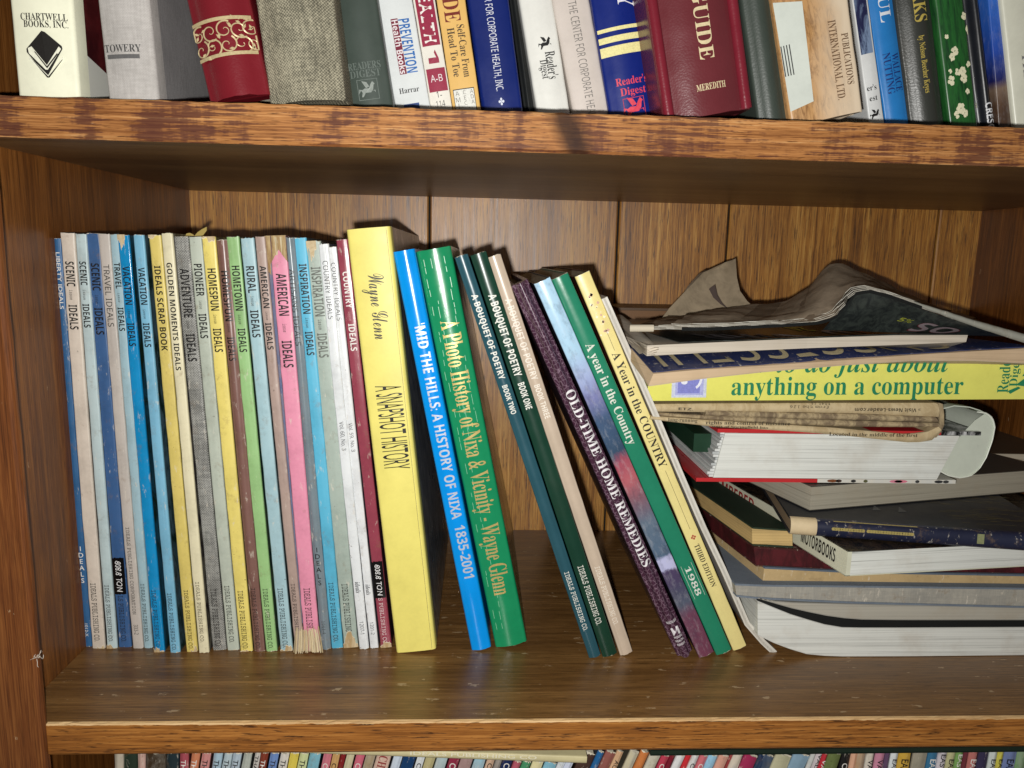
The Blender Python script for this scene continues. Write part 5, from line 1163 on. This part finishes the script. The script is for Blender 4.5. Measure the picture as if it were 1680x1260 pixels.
def onv(sx, dy):
    s = min(max(sx, 0), .999)*n_; i = int(s); w_ = s-i; a = V0[i].lerp(V0[i+1], w_); b = V1[i].lerp(V1[i+1], w_); c = V2[i].lerp(V2[i+1], w_); L1 = (b-a).length
    return (a.lerp(b, dy/L1) if dy < L1 else b.lerp(c, (dy-L1)/(c-b).length))+Vector((0, 0, .0009))
mb.text('WAR', ink((150, 142, 144)), lambda t, u: onv(.50-t*5, .050-u), fit=.075, height=.040, style='gro')
mb.text('C', ink((170, 60, 66)), lambda t, u: onv(.88-t*5, .10-u), fit=.022, height=.050, style='gro'); mb.text('O', ink((176, 168, 172)), lambda t, u: onv(.80-t*5, .085-u), fit=.020, height=.044, style='gro'); mb.text('24', ink((190, 196, 60)), lambda t, u: onv(.70-t*5, .11-u), fit=.016, height=.03, style='gro')
put(mb, 'cover', root)
root = thing('magazine', 'dark covered magazine sprawled open on top of the pile with raised pages', 'magazine', atY(1040, 545, .086), group=GP)
YF = .072; YB = .165
F = resample([atY(x, y, YF) for x, y in [(1036, 541), (1070, 541), (1180, 539.5), (1290, 534), (1345, 530), (1370, 522), (1388, 502), (1402, 483), (1424, 478), (1460, 487), (1520, 508), (1600, 535), (1690, 562)]], 60)
B = resample([atY(x, y, YB) for x, y in [(1078, 527), (1120, 522), (1180, 517), (1240, 510), (1290, 500), (1322, 480), (1340, 458), (1354, 446), (1366, 443), (1380, 447), (1430, 466), (1520, 500), (1690, 556)]], 60)
th = .0008
def crumpled(name, col):
    t = NT(name); c = lin(col)
    n1 = t.noise(t.mp((1, 1, 1), (2, 3, 1)), 46, 5, .6, 1.4); n2 = t.noise(t.mp((1, 1, 1)), 300, 4, .7)
    vo = t.n('ShaderNodeTexVoronoi', feature='DISTANCE_TO_EDGE'); vo.inputs['Scale'].default_value = 42; t.l(t.mp((1, .5, 1), (.3, .2, .1)), vo.inputs['Vector'])
    cc = t.ramp(t.math('MULTIPLY_ADD', n2, .3, t.math('MULTIPLY', n1, .7)), [(.35, tuple(x*.7 for x in c[:3])+(1,)), (.55, c), (.72, tuple(min(1, x*1.15) for x in c[:3])+(1,))])
    t.bump(t.math('MULTIPLY_ADD', n1, .8, t.math('MULTIPLY', vo.outputs['Distance'], .35)), .22, .003)
    return t.fin(cc, .7, .25)
gm = crumpled('grey_brown_pages', (158, 142, 122)); gm2 = crumpled('grey_brown_pages', (128, 112, 94)); wedge = paper('magazine_edge', (176, 172, 160), .5, .4, .8)
def loft(f0, f1, n=14, cr=.0005, sd=1):
    rr = random.Random(sd); ph = [rr.uniform(0, 6.3) for _ in range(6)]
    return [[a.lerp(b, k/n)+Vector((0, 0, .0018*math.sin(k/n*math.pi)*math.sin(i*.28)+cr*(math.sin(i*.9+k*.7+ph[0])*math.sin(k*.9+ph[1])+.5*math.sin(i*1.7-k*1.1+ph[2])+.4*abs(math.sin(i*.5+k*.45+ph[3])))*min(1, k/3+.25))) for i, (a, b) in enumerate(zip(f0, f1))] for k in range(n+1)]
rows = loft(F, B); mb = MB(); mb.grid(rows, dcov); put(mb, 'cover', root)
rt = random.Random(17)
for L in range(5):       # separate thin leaves, each with its own ragged front edge
    up = loft(F, B, 14, .0004+.0001*L, 1)
    dz = .0007+.0008*L; setb = .0016*L
    rg = [abs(rt.gauss(0, .0012))+setb for _ in F]
    U = []
    for k, r in enumerate(up):
        U.append([p+Vector((0, rg[j]*(1-k/14)*(1 if k == 0 else .6), dz*(1.0 if 26 < j < 44 else .75)+(.0006*L*math.sin(j*.33+L) if k > 3 else 0))) for j, p in enumerate(r)])
    j1 = 60-(4*L if L else 0)
    U = [r[max(0, 2*L-2):j1] for r in U]
    mb = MB(); m_ = (gm, gm2)[L % 2]
    mb.grid(U[::-1], m_); mb.grid([[p-Vector((0, 0, .0003)) for p in r] for r in U], m_); mb.grid([U[0], [p-Vector((0, 0, .0005)) for p in U[0]]], wedge, False)
    put(mb, 'page', root)
# worn rolled spine running down the right slope
mb = MB(); sp_ = F[42:61]; rw = []
for i, p in enumerate(sp_):
    r_ = .0012+.0019*i/len(sp_)+rt.gauss(0, .00008); q_ = Vector((0, .001, .0016))
    rw.append([p+q_+Vector((0, -r_*math.cos(a_), r_*math.sin(a_))) for a_ in [math.pi*(-.45+1.25*k/7) for k in range(8)]])
mb.grid(rw[::-1], paper('worn_spine', (150, 150, 140), .45, .4, .9)); put(mb, 'spine', root)
mb = MB()     # dark cover hanging from the ridge towards the magazine below
j0 = 32; T0 = [p+Vector((0, .0022, -.0002)) for p in F[j0:58]]; nT = len(T0)
T1 = [atY(1350+(1604-1350)*i/(nT-1), 541+(551-541)*i/(nT-1), .098) for i in range(nT)]
hang = [[a.lerp(b, k/8)+Vector((0, -.003*math.sin(k/8*math.pi)*math.sin(i*.5), 0)) for i, (a, b) in enumerate(zip(T0, T1))] for k in range(9)]
mb.grid(hang, dcov)
def onh(s, v):
    s = min(max(s, 0), .999)*(nT-1); i = int(s); return T0[i].lerp(T0[i+1], s-i).lerp(T1[i].lerp(T1[i+1], s-i), v)+Vector((0, -.0034, 0))
mb.text('SO', ink((150, 136, 140)), lambda t, u: onh(.50+t*4.2+u*2.0, .86-u*26), fit=.060, height=.016, style='gro')
mb.text('SO', ink((110, 36, 46)), lambda t, u: onh(.495+t*4.2+u*2.0, .88-u*26)+Vector((0, .0003, 0)), fit=.063, height=.017, style='gro')
mb.text('5%', ink((160, 164, 60)), lambda t, u: onh(.38+t*4.2+u*2.0, .56-u*26), fit=.020, height=.005, style='gro')
put(mb, 'cover', root)
mb = MB()     # dark line of the cover wrapping the front edge
E0 = [p+Vector((0, -.0004, -.0009)) for p in F[7:44]]; E1 = [p+Vector((0, -.0004, .0012+rt.gauss(0, .0001))) for p in F[7:44]]
mb.grid([E1, E0], paper('dark_glossy_cover', (24, 26, 26), .25, .5, .1), False); put(mb, 'cover', root)
mb = MB(); ep = pages_mat((206, 196, 176), 'z', .2, 1400)   # pale rolled end at the left
a = [atY(x, y, YF-.002) for x, y in ((1034, 540), (1072, 540))]; rw = []
for i in range(9):
    q = math.pi*2*i/8; rw.append([p+Vector((0, -.0014*math.cos(q), .0024*math.sin(q)+.0006)) for p in a])
mb.grid(rw, ep); put(mb, 'rolled_edge', root)
mb = MB(); Yf = YB+.004
pf = [[(1080, 530), (1130, 528), (1190, 523), (1238, 505)], [(1098, 506), (1140, 502), (1190, 500), (1226, 494)], [(1128, 474), (1152, 470), (1190, 468), (1214, 477)], [(1154, 447), (1168, 445), (1192, 446), (1209, 455)], [(1188, 431), (1193, 429), (1201, 427), (1207, 424)]]
rw = [[atY(x, y, Yf+.010*math.sin(j*1.1)+.012*i) for j, (x, y) in enumerate(r)] for i, r in enumerate(pf)]
fl = crumpled('flap_paper', (164, 148, 124))
mb.grid(rw[::-1], fl); mb.grid([[p+Vector((0, .0005, 0)) for p in r] for r in rw], fl)
pb = [[(1112, 500), (1150, 500), (1180, 498)], [(1128, 470), (1150, 470), (1175, 468)], [(1146, 450), (1156, 447), (1172, 446)], [(1157, 443), (1160, 443), (1164, 446)]]
rb = [[atY(x, y, Yf+.03+.012*i) for (x, y) in r] for i, r in enumerate(pb)]; mb.grid(rb[::-1], gm2); mb.grid([[p+Vector((0, .0005, 0)) for p in r] for r in rb], gm2)
arc = [(1163, 474), (1170, 488), (1182, 499), (1194, 507)]; arc2 = [(1173, 467), (1177, 484), (1185, 497), (1195, 507)]
mb.grid([[atY(x, y, Yf+.012) for x, y in arc], [atY(x, y, Yf+.012) for x, y in arc2]], ink((74, 60, 54)), False)
put(mb, 'torn_page', root)

# flat dark brown book at the back of the pile
a, b = atY(1012, 552, .245), atY(1300, 545, .245); zt_ = atY(1040, 509, .245).z
root = thing('hardcover_book', 'dark brown hardcover lying at the very back against the panel', 'book', a, group=GP)
mb = MB(); bc = paper('brown_board', (120, 84, 50), .5, .4, .3); A = [a, Vector((b.x, b.y, a.z))]; U = [Vector((p.x, p.y, zt_)) for p in A]
solid(mb, U, zup(U, .002), shift(U, Vector((0, .062, 0))), zup(shift(U, Vector((0, .062, 0))), .002), paper('brown_board_top', (92, 70, 50), .5, .4, .3)); put(mb, 'cover', root)
mb = MB(); A2 = shift(A, Vector((0, .001, 0))); solid(mb, A2, zup(A2, zt_-a.z-.0002), shift(A2, Vector((0, .06, 0))), zup(shift(A2, Vector((0, .06, 0))), zt_-a.z-.0002), bc); put(mb, 'spine', root)

# ------------------------------------------------------------------ small things
mb = MB(); lm = paper('dry_leaf', (170, 150, 84), .7, .3, .6)
for pts in ([(304, 387), (306, 383), (311, 382), (316, 384), (319, 387)], [(319, 387), (324, 381), (331, 376), (339, 372), (339, 378), (333, 386), (326, 388)]):
    P = [atY(x, y, .10) for x, y in pts]; n = len(P); Q = [p+Vector((0, .0003, 0)) for p in P]
    mb.add(P+Q, [tuple(range(n)), tuple(range(n, 2*n))[::-1]], lm)
tag(mb.build('dried_leaf'), 'small dried curled leaf lying on top of the magazine row', 'leaf')
def lint(px, Y, s, seed, label, up=(0, 0, 1)):
    r = random.Random(seed); mb = MB(); m = paper('lint', (200, 190, 176), .9, .1, 0)
    for _ in range(7):
        p = atY(px[0], px[1], Y)+Vector((r.gauss(0, s*.3), -.0008, r.gauss(0, s*.4))); rows = []
        d = Vector((r.gauss(0, 1), 0, r.gauss(0, 1))).normalized()
        for k in range(7):
            rows.append([p+Vector((.00016, 0, 0)), p+Vector((0, -.0002, .00016)), p-Vector((.00016, 0, 0))])
            d = (d+Vector((r.gauss(0, .7), r.gauss(0, .1), r.gauss(0, .7)))).normalized(); p = p+d*s*.22
        mb.grid(rows, m)
    tag(mb.build('lint'), label, 'lint')
lint((62, 1078), -.003, .004, 1, 'tuft of pale lint caught on the left upright near the lower shelf')
